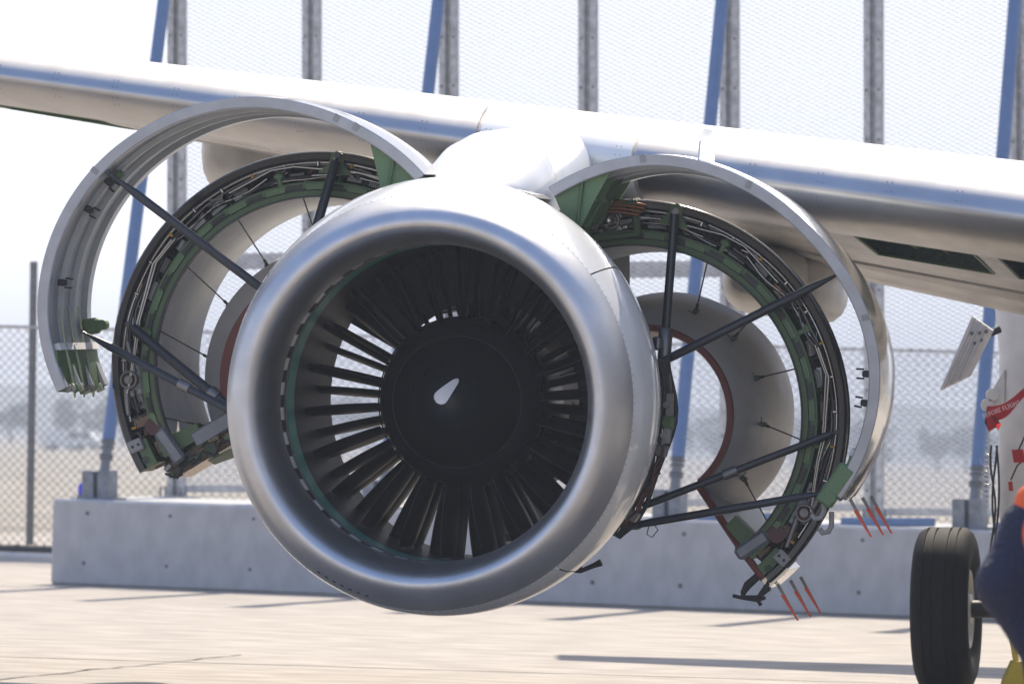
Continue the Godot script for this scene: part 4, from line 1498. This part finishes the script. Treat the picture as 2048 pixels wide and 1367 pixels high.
func build_rods() -> void:
	rod(at(222, 350, 38.52), at(540, 590, 38.55), 0.030)
	rod(at(170, 667, 39.02), at(475, 828, 38.55), 0.028, true, 0.62)
	rod(E * station(264, 655, -0.88), E * station(480, 832, -0.75), 0.035, false, 0.72)
	rod(E * station(671, 322, -0.85), E * station(625, 480, -0.72), 0.032, false)
	rod(at(1679, 547, 38.3), at(1315, 728, 38.5), 0.030)
	rod(E * station(1662, 868, -0.90), E * station(1285, 1012, -0.75), 0.026, false, 0.50)
	rod(at(1655, 984, 38.1), at(1268, 1050, 38.4), 0.027)
	# vertical strut with its thicker lower body
	var a := E * station(1350, 428, -0.85)
	var b := E * station(1332, 655, -0.80)
	var c := E * station(1324, 800, -0.76)
	var st := new_st()
	tube(st, [a, b], 0.030, 14)
	var o := put("hold_open_rod", st, M.rod, plane)
	var s := new_st()
	tube(s, [b, b.lerp(c, 0.02), b.lerp(c, 0.3), c], [0.033, 0.048, 0.046, 0.04], 16)
	box(s, frame_at(b.lerp(c, 0.22) + Vector3(-0.05, 0, 0.03), b - c), Vector3(0.07, 0.09, 0.06), 0.012)
	put("strut_body", s, M.dull_steel, o)
	# fitting at the foot of the lowest rod, with its pip pin lanyard
	var g := new_st()
	var p := at(1268, 1050, 38.4)
	plate(g, [p + Vector3(-0.09, 0.05, 0), p + Vector3(-0.01, 0.03, 0), p + Vector3(0.07, 0.035, 0), p + Vector3(0.07, -0.005, 0), p + Vector3(0.03, -0.03, 0), p + Vector3(-0.09, -0.03, 0)], Vector3(0, 0, -0.07))
	put("rod_fitting", g, M.green, plane)
	var l := new_st()
	tube(l, [p + Vector3(0.1, 0.0, 0.01), p + Vector3(0.085, -0.06, 0.01), p + Vector3(0.12, -0.08, 0.01), p + Vector3(0.16, -0.03, 0.01), p + Vector3(0.13, 0.01, 0.01)], 0.004, 5)
	put("lanyard", l, M.rubber, plane)


# ------------------------------------------------------------------ landing gear, fuselage, tail
func build_gear() -> void:
	var ax := E.basis.x
	var c := at(1893, 1213, 46.0)
	c.y = ground_y(c.x) + 0.645
	for k in 2:
		var wx := Transform3D(Basis(ax, Vector3.UP, -REAR), c + ax * 0.98 * k)
		var w := holder("main_wheel", plane, wx)
		var st := new_st()
		# tread profile with four grooves, turned about x: build about z, then turn
		var turn := wx * Transform3D(Basis(Vector3.UP, PI / 2), Vector3.ZERO)
		var pr := []
		for q in 9:
			var t := q / 8.0
			pr.append(Vector2(lerpf(-0.17, -0.228, sin(t * PI * 0.5)) , lerpf(0.33, 0.50, t)))
		pr.append_array([Vector2(-0.226, 0.56), Vector2(-0.205, 0.61), Vector2(-0.165, 0.638)])
		for gx in [-0.125, -0.055, 0.055, 0.125]:
			pr.append_array([Vector2(gx - 0.008, 0.650), Vector2(gx - 0.006, 0.628), Vector2(gx + 0.006, 0.628), Vector2(gx + 0.008, 0.650)])
		pr.append_array([Vector2(0.165, 0.638), Vector2(0.205, 0.61), Vector2(0.226, 0.56)])
		for q in 9:
			var t := 1.0 - q / 8.0
			pr.append(Vector2(lerpf(0.17, 0.228, sin(t * PI * 0.5)), lerpf(0.33, 0.50, t)))
		lathe(st, pr, 0, 360, 80)
		put("tyre", st, M.tyre, w, turn)
		var rm := new_st()
		lathe(rm, [Vector2(-0.17, 0.33), Vector2(-0.19, 0.31), Vector2(-0.12, 0.27), Vector2(-0.1, 0.14), Vector2(-0.2, 0.12), Vector2(-0.21, 0.0)], 0, 360, 40)
		lathe(rm, [Vector2(0.17, 0.33), Vector2(0.19, 0.31), Vector2(0.12, 0.27), Vector2(0.1, 0.14), Vector2(0.2, 0.12), Vector2(0.21, 0.0)], 0, 360, 40)
		put("rim", rm, M.gear_white, w, turn)
	var mid := c + ax * 0.56
	var leg := new_st()
	tube(leg, [mid + Vector3(0, -0.02, 0), mid + Vector3(0.02, 0.75, 0)], 0.085, 20)
	put("gear_piston", leg, M.steel, plane)
	leg = new_st()
	tube(leg, [mid + Vector3(0.02, 0.7, 0), mid + Vector3(0.02, 0.8, 0), mid + Vector3(0.04, 2.0, -0.05), mid + Vector3(0.04, 2.4, -0.1)], [0.15, 0.17, 0.17, 0.2], 24)
	put("gear_leg", leg, M.gear_white, plane)
	leg = new_st()
	tube(leg, [c + ax * 0.15, c + ax * 0.85], 0.07, 16)
	put("axle", leg, M.core_dark, plane)
	var lugs := new_st()
	for q in [[-0.2, 1.70], [-0.24, 1.62]]:
		disc(lugs, mid + Vector3(q[0], q[1], 0.06), Vector3(0, 0, 1), 0.05, 0.05, 14)
	plate(lugs, [mid + Vector3(-0.1, 1.9, 0.08), mid + Vector3(-0.27, 1.62, 0.08), mid + Vector3(-0.18, 1.55, 0.08), mid + Vector3(-0.1, 1.6, 0.08)], Vector3(0, 0, -0.04))
	put("gear_lug", lugs, M.gear_white, plane)
	var hs := new_st()
	for q in 3:
		var pts := []
		for i in 12:
			pts.append(mid + Vector3(-0.17 + 0.02 * sin(i * (0.4 + 0.15 * q) + q * 1.9) - 0.016 * q, 1.3 - i * 0.085, 0.14 + 0.02 * q))
		tube(hs, pts, 0.009, 6)
	put("gear_hose", hs, M.rubber, plane)
	var ls := new_st()
	for q in 2:
		var b := mid + Vector3(-0.20, 1.20 - q * 0.14, 0.15)
		tube(ls, [b, b + Vector3(-0.06, 0.04, 0), b + Vector3(-0.1, -0.02, 0), b + Vector3(-0.07, -0.07, 0), b + Vector3(0.02, -0.06, 0)], 0.005, 5)
	put("wire_loop", ls, M.steel, plane)
	# leg door that hangs down from the trailing edge
	var d0 := at(1945, 632, 45.0)
	var d1 := at(1985, 660, 45.0)
	var d2 := at(1938, 752, 45.0)
	var d3 := at(1880, 780, 45.0)
	var ds := new_st()
	plate(ds, [d0, d1, d2, d3], Vector3(0.02, 0.0, -0.05))
	var door := put("gear_door", ds, M.gear_white, plane)
	var rib := new_st()
	for t in [0.12, 0.4, 0.68]:
		tube(rib, [d0.lerp(d1, t) + Vector3(0, 0, 0.01), d3.lerp(d2, t) + Vector3(0, 0, 0.01)], 0.012, 6)
	put("door_rib", rib, M.wing_paint, door)
	var bl := new_st()
	for q in [[0.2, 0.3], [0.15, 0.6], [0.25, 0.75], [0.08, 0.8], [0.33, 0.6]]:
		disc(bl, d0.lerp(d3, q[0]).lerp(d1.lerp(d2, q[0]), q[1]), Vector3(0, 0, 1), 0.016, 0.015, 8)
	put("door_bolt", bl, M.plug, door)
	var br := new_st()
	tube(br, [at(1968, 672, 45.05), at(2000, 658, 45.1)], 0.03, 8)
	put("door_link", br, M.rubber, plane)

func build_body() -> void:
	# fuselage and tail stand to the right of the frame; the tailplane throws the long shadow on the apron
	var o := Vector3(7.7, 3.55, -46.0)
	var st := new_st()
	st.set_smooth_group(1)
	var rows := []
	for q in [[-22.0, 0.1, -0.3], [-21.2, 0.75, -0.25], [-19.5, 1.4, -0.12], [-17.0, 1.85, 0.0], [-14.0, 1.98, 0.0], [0.0, 1.98, 0.0], [8.0, 1.98, 0.0], [12.0, 1.7, 0.25], [16.0, 1.1, 0.75], [20.0, 0.35, 1.3]]:
		var ring := PackedVector3Array()
		for j in 40:
			var a := TAU * j / 40
			ring.append(o + REAR * q[0] + E.basis.x * cos(a) * q[1] + Vector3(0, sin(a) * q[1] + q[2], 0))
		rows.append(ring)
	grid(st, rows, true)
	fan_cap(st, rows[0]); fan_cap(st, rows[-1])
	put("fuselage", st, M.white_paint, plane)
	var tp := new_st()
	tp.set_smooth_group(1)
	var tips := []
	for q in [[0.0, 0.0], [-0.5, 0.5], [-1.0, 1.0]]:
		var le := Vector3(9.3, 6.75, -53.6).lerp(Vector3(2.0, 6.95, -56.0), q[1])
		var ch := lerpf(3.9, 1.3, q[1])
		var ring := PackedVector3Array()
		for j in 16:
			var a := TAU * j / 16
			ring.append(le + Vector3(0, sin(a) * 0.05 * ch, -ch * 0.5 + cos(a) * ch * 0.5))
		tips.append(ring)
	grid(tp, tips, true)
	fan_cap(tp, tips[-1])
	put("tailplane", tp, M.white_paint, plane)
	var fn := new_st()
	plate(fn, [o + REAR * 10.0 + Vector3(0, 1.9, 0), o + REAR * 15.5 + Vector3(0, 7.5, 0), o + REAR * 18.0 + Vector3(0, 7.5, 0), o + REAR * 17.0 + Vector3(0, 1.4, 0)], E.basis.x * 0.25)
	put("tail_fin", fn, M.white_paint, plane)


# ------------------------------------------------------------------ small things
func build_small_things() -> void:
	# red warning streamer hung on the gear leg
	var p0 := at(2062, 770, 44.6)
	var pts := [p0, at(2035, 795, 44.6), at(2018, 812, 44.6), at(1982, 818, 44.6), at(1974, 842, 44.58), at(1992, 838, 44.55), at(2000, 858, 44.55)]
	var n := holder("warning_streamer", null, Transform3D(Basis(), p0))
	tag(n, "red warning streamer with white lettering tied to the landing gear leg", "streamer")
	var st := new_st()
	st.set_smooth_group(1)
	var path := [at(2070, 765, 44.6), at(2045, 788, 44.62), at(2018, 815, 44.58), at(1995, 826, 44.56), at(1972, 828, 44.56)]
	var rows := [PackedVector3Array(), PackedVector3Array()]
	for i in 21:
		var t := i / 20.0 * 4.0
		var k := mini(int(t), 3)
		var p: Vector3 = path[k].cubic_interpolate(path[k + 1], path[maxi(k - 1, 0)], path[mini(k + 2, 4)], t - k)
		var w := lerpf(0.03, 0.062, clampf(t / 2.0, 0, 1))
		var z := 0.012 * sin(t * 2.6)
		rows[0].append(p + Vector3(0.01, w, z)); rows[1].append(p + Vector3(-0.008, -w, -z))
	grid(st, rows)
	var a: Vector3 = rows[1][20]
	var b: Vector3 = rows[0][20]
	quad(st, b, a, a + Vector3(0.03, -0.075, 0.01), b + Vector3(0.11, -0.14, 0.015))
	quad(st, b, b + Vector3(0.11, -0.14, 0.015), a + Vector3(0.10, -0.065, 0.012), a + Vector3(0.09, -0.03, 0.01))
	put("ribbon", st, M.flag_red, n)
	var tm := TextMesh.new()
	tm.text = "REMOVE BEFORE FLIGHT"
	var sf := SystemFont.new()
	sf.font_names = PackedStringArray(["Droid Sans"])
	tm.font = sf
	tm.font_size = 32
	tm.pixel_size = 0.0014
	tm.depth = 0.003
	var q0 := at(2022, 811, 44.53)
	var q1 := at(1975, 829, 44.51)
	var dir := (q0 - q1).normalized()
	var zz := Vector3(0, 0, 1)
	# only the part that hangs flat is readable
	tm.text = "BEFORE FLIGHT"
	var wx := Transform3D(Basis(dir, zz.cross(dir).normalized(), zz), q0.lerp(q1, 0.42) + Vector3(0, 0, 0.02))
	put("lettering", tm, M.mark_white, n, wx)
	var tags := [["red fabric tag clipped below the warning streamer", 2038.0, 912.0, 0.055, 0.05], ["small red safety pin hanging lowest on the gear leg", 2022.0, 972.0, 0.02, 0.035]]
	for k in 2:
		var c := at(tags[k][1], tags[k][2], 44.7)
		var h := holder("safety_tag" if k == 0 else "safety_tag_001", null, Transform3D(Basis(), c))
		tag(h, tags[k][0], "tag")
		var s := new_st()
		plate(s, [c + Vector3(-tags[k][3], tags[k][4], 0), c + Vector3(tags[k][3] * 0.6, tags[k][4] * 1.1, 0), c + Vector3(tags[k][3], -tags[k][4], 0), c + Vector3(-tags[k][3] * 0.7, -tags[k][4], 0)], Vector3(0, 0, -0.006))
		put("flag", s, M.flag_red, h)
		var cd := new_st()
		tube(cd, [c + Vector3(0, 0.05, 0.004), c + Vector3(0.05, 0.16, 0), c + Vector3(0.12, 0.22, -0.02)], 0.007, 6)
		put("cord", cd, M.rubber, h)
	# yellow chock against the wheel
	var wc := at(1893, 1213, 46.0)
	var cp := Vector3(wc.x + 0.52, ground_y(wc.x + 0.5), -45.35)
	var ch := holder("wheel_chock", null, Transform3D(Basis(), cp))
	tag(ch, "yellow wheel chock block standing beside the main wheel", "chock")
	var cs := new_st()
	plate(cs, [cp + Vector3(-0.14, 0.0, 0.1), cp + Vector3(0.16, 0.0, 0.1), cp + Vector3(0.14, 0.13, 0.1), cp + Vector3(0.06, 0.16, 0.1), cp + Vector3(0.04, 0.27, 0.1), cp + Vector3(-0.05, 0.27, 0.1), cp + Vector3(-0.12, 0.12, 0.1)], Vector3(0, 0, -0.3))
	put("block", cs, M.yellow, ch)
	cs = new_st()
	tube(cs, [cp + Vector3(-0.02, 0.25, 0.0), cp + Vector3(-0.06, 0.5, 0.0), cp + Vector3(-0.05, 0.62, -0.02)], 0.025, 8)
	put("handle", cs, M.yellow, ch)
	# blue obstacle lamp on the block
	var f := fence_frame()
	var lp := f * Vector3(0.24, 1.03, -0.42)
	var lamp := holder("blue_edge_light", null, Transform3D(Basis(), lp))
	tag(lamp, "small blue glass edge light on the left end of the concrete wall", "light")
	var ls := new_st()
	tube(ls, [lp, lp + Vector3(0, 0.04, 0), lp + Vector3(0, 0.05, 0)], [0.07, 0.06, 0.05], 16)
	put("base", ls, M.dull_steel, lamp)
	ls = new_st()
	tube(ls, [lp + Vector3(0, 0.05, 0), lp + Vector3(0, 0.12, 0), lp + Vector3(0, 0.17, 0), lp + Vector3(0, 0.19, 0)], [0.05, 0.052, 0.04, 0.01], 16)
	put("lens", ls, M.blue_glass, lamp)


# ------------------------------------------------------------------ person
func sdf(bones: Array, p: Vector3, k: float) -> float:
	var d := 10.0
	for b in bones:
		var ab: Vector3 = b[1] - b[0]
		var t := clampf((p - b[0]).dot(ab) / maxf(ab.length_squared(), 1e-8), 0.0, 1.0)
		var e: float = (p - b[0] - ab * t).length() - lerpf(b[2], b[3], t)
		var h := clampf(0.5 + 0.5 * (d - e) / k, 0.0, 1.0)
		d = lerpf(d, e, h) - k * h * (1.0 - h)
	return d

func surface_net(st: SurfaceTool, bones: Array, cell: float, k: float, xf: Transform3D) -> void:
	var lo := Vector3.ONE * 1e9
	var hi := -lo
	for b in bones:
		var r := maxf(b[2], b[3]) + cell * 2
		for q in 2:
			lo = lo.min(b[q] - Vector3.ONE * r)
			hi = hi.max(b[q] + Vector3.ONE * r)
	var n := Vector3i((hi - lo) / cell) + Vector3i.ONE * 2
	var field := PackedFloat32Array()
	field.resize(n.x * n.y * n.z)
	field.fill(1.0)
	var seen := {}
	for b in bones:
		var r := maxf(b[2], b[3]) + cell * 2.5
		var len: float = (b[1] - b[0]).length()
		var steps := int(ceil(len / (r * 0.6))) + 1
		for s in steps:
			var c: Vector3 = b[0].lerp(b[1], float(s) / maxi(steps - 1, 1))
			var i0 := Vector3i(((c - Vector3.ONE * r) - lo) / cell).max(Vector3i.ZERO)
			var i1 := (Vector3i(((c + Vector3.ONE * r) - lo) / cell) + Vector3i.ONE).min(n - Vector3i.ONE)
			for z in range(i0.z, i1.z + 1):
				for y in range(i0.y, i1.y + 1):
					for x in range(i0.x, i1.x + 1):
						var id := x + n.x * (y + n.y * z)
						if field[id] == 1.0:
							field[id] = clampf(sdf(bones, lo + Vector3(x, y, z) * cell, k), -0.9, 0.9)
	var vert := {}
	var off := [0, 1, n.x, n.x + 1, n.x * n.y, n.x * n.y + 1, n.x * n.y + n.x, n.x * n.y + n.x + 1]
	for z in n.z - 1:
		for y in n.y - 1:
			for x in n.x - 1:
				var id := x + n.x * (y + n.y * z)
				var neg := 0
				for o in off:
					if field[id + o] < 0.0: neg += 1
				if neg == 0 or neg == 8: continue
				var sum := Vector3.ZERO
				var cnt := 0
				for e in [[0, 1], [2, 3], [4, 5], [6, 7], [0, 2], [1, 3], [4, 6], [5, 7], [0, 4], [1, 5], [2, 6], [3, 7]]:
					var fa := field[id + off[e[0]]]
					var fb := field[id + off[e[1]]]
					if (fa < 0.0) != (fb < 0.0):
						var t := fa / (fa - fb)
						var pa := Vector3(e[0] & 1, (e[0] >> 1) & 1, e[0] >> 2)
						var pb := Vector3(e[1] & 1, (e[1] >> 1) & 1, e[1] >> 2)
						sum += pa.lerp(pb, t)
						cnt += 1
				vert[id] = lo + (Vector3(x, y, z) + sum / cnt) * cell
	st.set_smooth_group(1)
	var step := [1, n.x, n.x * n.y]
	for id in vert:
		for ax in 3:
			var s1: int = step[(ax + 1) % 3]
			var s2: int = step[(ax + 2) % 3]
			var a := field[id]
			var b := field[id + step[ax]]
			if (a < 0.0) == (b < 0.0): continue
			if not (vert.has(id - s1) and vert.has(id - s2) and vert.has(id - s1 - s2)): continue
			var q := [vert[id], vert[id - s1], vert[id - s1 - s2], vert[id - s2]]
			if a < 0.0: q.reverse()
			var cols := []
			for v in q:
				var best := 10.0
				var col := Color.WHITE
				for bn in bones:
					var ab: Vector3 = bn[1] - bn[0]
					var t := clampf((v - bn[0]).dot(ab) / maxf(ab.length_squared(), 1e-8), 0.0, 1.0)
					var e: float = (v - bn[0] - ab * t).length() - lerpf(bn[2], bn[3], t)
					if e < best:
						best = e
						col = bn[4]
				cols.append(col)
			for w in [0, 1, 2, 0, 2, 3]:
				st.set_color(cols[w])
				st.add_vertex(xf * q[w])

func build_person() -> void:
	var depth := 24.0
	var big := 1.12
	var root := at(2160, 1200, depth)
	root.y = ground_y(root.x)
	# body axes: x to the person's left is image right; the person faces away to the right, towards the wing
	var face := Basis(Vector3.UP, deg_to_rad(155))
	var X := Transform3D(Basis().scaled(Vector3.ONE * big), root)
	var n := holder("person", null, Transform3D(Basis(), root))
	tag(n, "person in dark navy work clothes and orange vest, elbow out, at right edge", "person")
	var NV := Color(0.010, 0.015, 0.042)
	var SK := Color(0.42, 0.25, 0.18)
	var HR := Color(0.02, 0.015, 0.012)
	var SH := Color(0.015, 0.015, 0.015)
	var sh_l := Vector3(-0.20, 1.40, 0.0)
	var sh_r := Vector3(0.20, 1.48, 0.0)
	var el_l := (at(2010, 1170, depth) - root) / big
	var hand_l := Vector3(-0.17, 0.98, 0.10)
	var el_r := Vector3(0.34, 1.18, 0.08)
	var hand_r := Vector3(0.22, 1.05, 0.30)
	var body := [
		[Vector3(0, 1.0, 0), Vector3(0, 1.2, 0.01), 0.155, 0.15, NV], [Vector3(-0.07, 1.35, 0.0), Vector3(0.07, 1.35, 0.0), 0.155, 0.155, NV],
		[Vector3(-0.13, 1.47, 0), Vector3(0.13, 1.47, 0), 0.085, 0.085, NV], [Vector3(-0.07, 0.95, 0), Vector3(0.07, 0.95, 0), 0.145, 0.145, NV],
		[Vector3(0, 1.5, 0), Vector3(0, 1.62, 0.015), 0.062, 0.058, SK],
		[sh_l, el_l, 0.11, 0.10, NV], [el_l, hand_l, 0.10, 0.055, NV],
		[sh_r, el_r, 0.08, 0.065, NV], [el_r, hand_r, 0.062, 0.045, NV],
		[Vector3(-0.10, 0.92, 0), Vector3(-0.13, 0.50, 0.02), 0.11, 0.082, NV], [Vector3(-0.13, 0.50, 0.02), Vector3(-0.14, 0.1, -0.02), 0.082, 0.068, NV],
		[Vector3(0.10, 0.92, 0), Vector3(0.13, 0.50, 0.02), 0.11, 0.082, NV], [Vector3(0.13, 0.50, 0.02), Vector3(0.14, 0.1, -0.02), 0.082, 0.068, NV],
		[Vector3(-0.14, 0.05, -0.04), Vector3(-0.15, 0.04, 0.16), 0.052, 0.045, SH], [Vector3(0.14, 0.05, -0.04), Vector3(0.15, 0.04, 0.16), 0.052, 0.045, SH]]
	# the pose is laid out facing +z; turn everything but the near arm's elbow target
	var turned := []
	var inv := Basis(Vector3.UP, deg_to_rad(-25))
	for b in body:
		var c: Array = b.duplicate()
		if not (b[0] == el_l): c[0] = inv * b[0]
		if not (b[1] == el_l): c[1] = inv * b[1]
		turned.append(c)
	var st := new_st()
	surface_net(st, turned, 0.017, 0.05, X)
	var hc := inv * Vector3(0, 1.73, 0.03)
	var hb := [[hc + inv * Vector3(0, 0.03, -0.015), hc + inv * Vector3(0, 0.03, 0.0), 0.095, 0.09, SK], [hc + inv * Vector3(0, -0.05, 0.03), hc + inv * Vector3(0, -0.075, 0.055), 0.06, 0.04, SK],
		[hc + inv * Vector3(0, 0.02, 0.085), hc + inv * Vector3(0, -0.015, 0.112), 0.009, 0.014, SK], [hc + inv * Vector3(-0.03, 0.03, 0.083), hc + inv * Vector3(0.03, 0.03, 0.083), 0.012, 0.012, SK],
		[hc + inv * Vector3(-0.02, -0.05, 0.09), hc + inv * Vector3(0.02, -0.05, 0.09), 0.009, 0.009, Color(0.35, 0.15, 0.12)],
		[hc + inv * Vector3(-0.092, 0.02, -0.01), hc + inv * Vector3(-0.095, -0.02, -0.005), 0.016, 0.012, SK], [hc + inv * Vector3(0.092, 0.02, -0.01), hc + inv * Vector3(0.095, -0.02, -0.005), 0.016, 0.012, SK],
		[inv * Vector3(0, 1.6, 0.012), hc + inv * Vector3(0, -0.03, 0), 0.055, 0.055, SK]]
	surface_net(st, hb, 0.007, 0.015, X)
	var hair := [[hc + inv * Vector3(0, 0.055, -0.025), hc + inv * Vector3(0, 0.06, 0.005), 0.097, 0.088, HR], [hc + inv * Vector3(0, 0.0, -0.05), hc + inv * Vector3(0, -0.04, -0.05), 0.07, 0.055, HR]]
	surface_net(st, hair, 0.01, 0.02, X)
	for s in [[hand_l, Vector3(0.6, -0.7, 0.3)], [hand_r, Vector3(-0.3, -0.2, 0.9)]]:
		var w: Vector3 = inv * s[0]
		var d: Vector3 = (inv * s[1]).normalized()
		var side := d.cross(Vector3.UP).normalized()
		var nrm := side.cross(d)
		var hd := [[w, w + d * 0.07, 0.027, 0.028, SK], [w + d * 0.03 + side * 0.02, w + d * 0.08 + side * 0.022, 0.016, 0.015, SK], [w + d * 0.03 - side * 0.02, w + d * 0.08 - side * 0.022, 0.016, 0.015, SK]]
		for q in 4:
			var b0 := w + d * 0.08 + side * (-0.03 + q * 0.02)
			var ln: float = [0.030, 0.036, 0.034, 0.026][q]
			var b1 := b0 + d * ln - nrm * 0.008
			var b2 := b1 + d * ln * 0.6 - nrm * 0.022
			hd.append([b0, b1, 0.0095, 0.009, SK]); hd.append([b1, b2, 0.009, 0.0078, SK])
		var tb := w + d * 0.025 + side * -0.03
		hd.append([tb, tb + d * 0.03 - side * 0.025 - nrm * 0.01, 0.013, 0.011, SK])
		hd.append([tb + d * 0.03 - side * 0.025 - nrm * 0.01, tb + d * 0.06 - side * 0.025 - nrm * 0.02, 0.011, 0.009, SK])
		surface_net(st, hd, 0.005, 0.008, X)
	put("body", st, M.skin, n)
	var vs := new_st()
	var vest := [[inv * Vector3(0.03, 1.12, 0), inv * Vector3(0.03, 1.2, 0.01), 0.165, 0.165, SK], [inv * Vector3(-0.075, 1.35, 0.0), inv * Vector3(0.075, 1.35, 0.0), 0.172, 0.172, SK], [inv * Vector3(-0.17, 1.49, 0), inv * Vector3(0.15, 1.49, 0), 0.085, 0.085, SK], [inv * Vector3(-0.06, 1.56, 0), inv * Vector3(0.06, 1.56, 0), 0.06, 0.06, SK]]
	surface_net(vs, vest, 0.017, 0.05, X)
	var v := put("vest", vs, M.hi_vis, n)
	var eyes := new_st()
	for sx in [-0.032, 0.032]:
		disc(eyes, root + (hc + inv * Vector3(sx, 0.015, 0.078)) * big, inv * Vector3(0, 0, 1), 0.009, 0.006, 10)
	put("eyes", eyes, M.black, n)
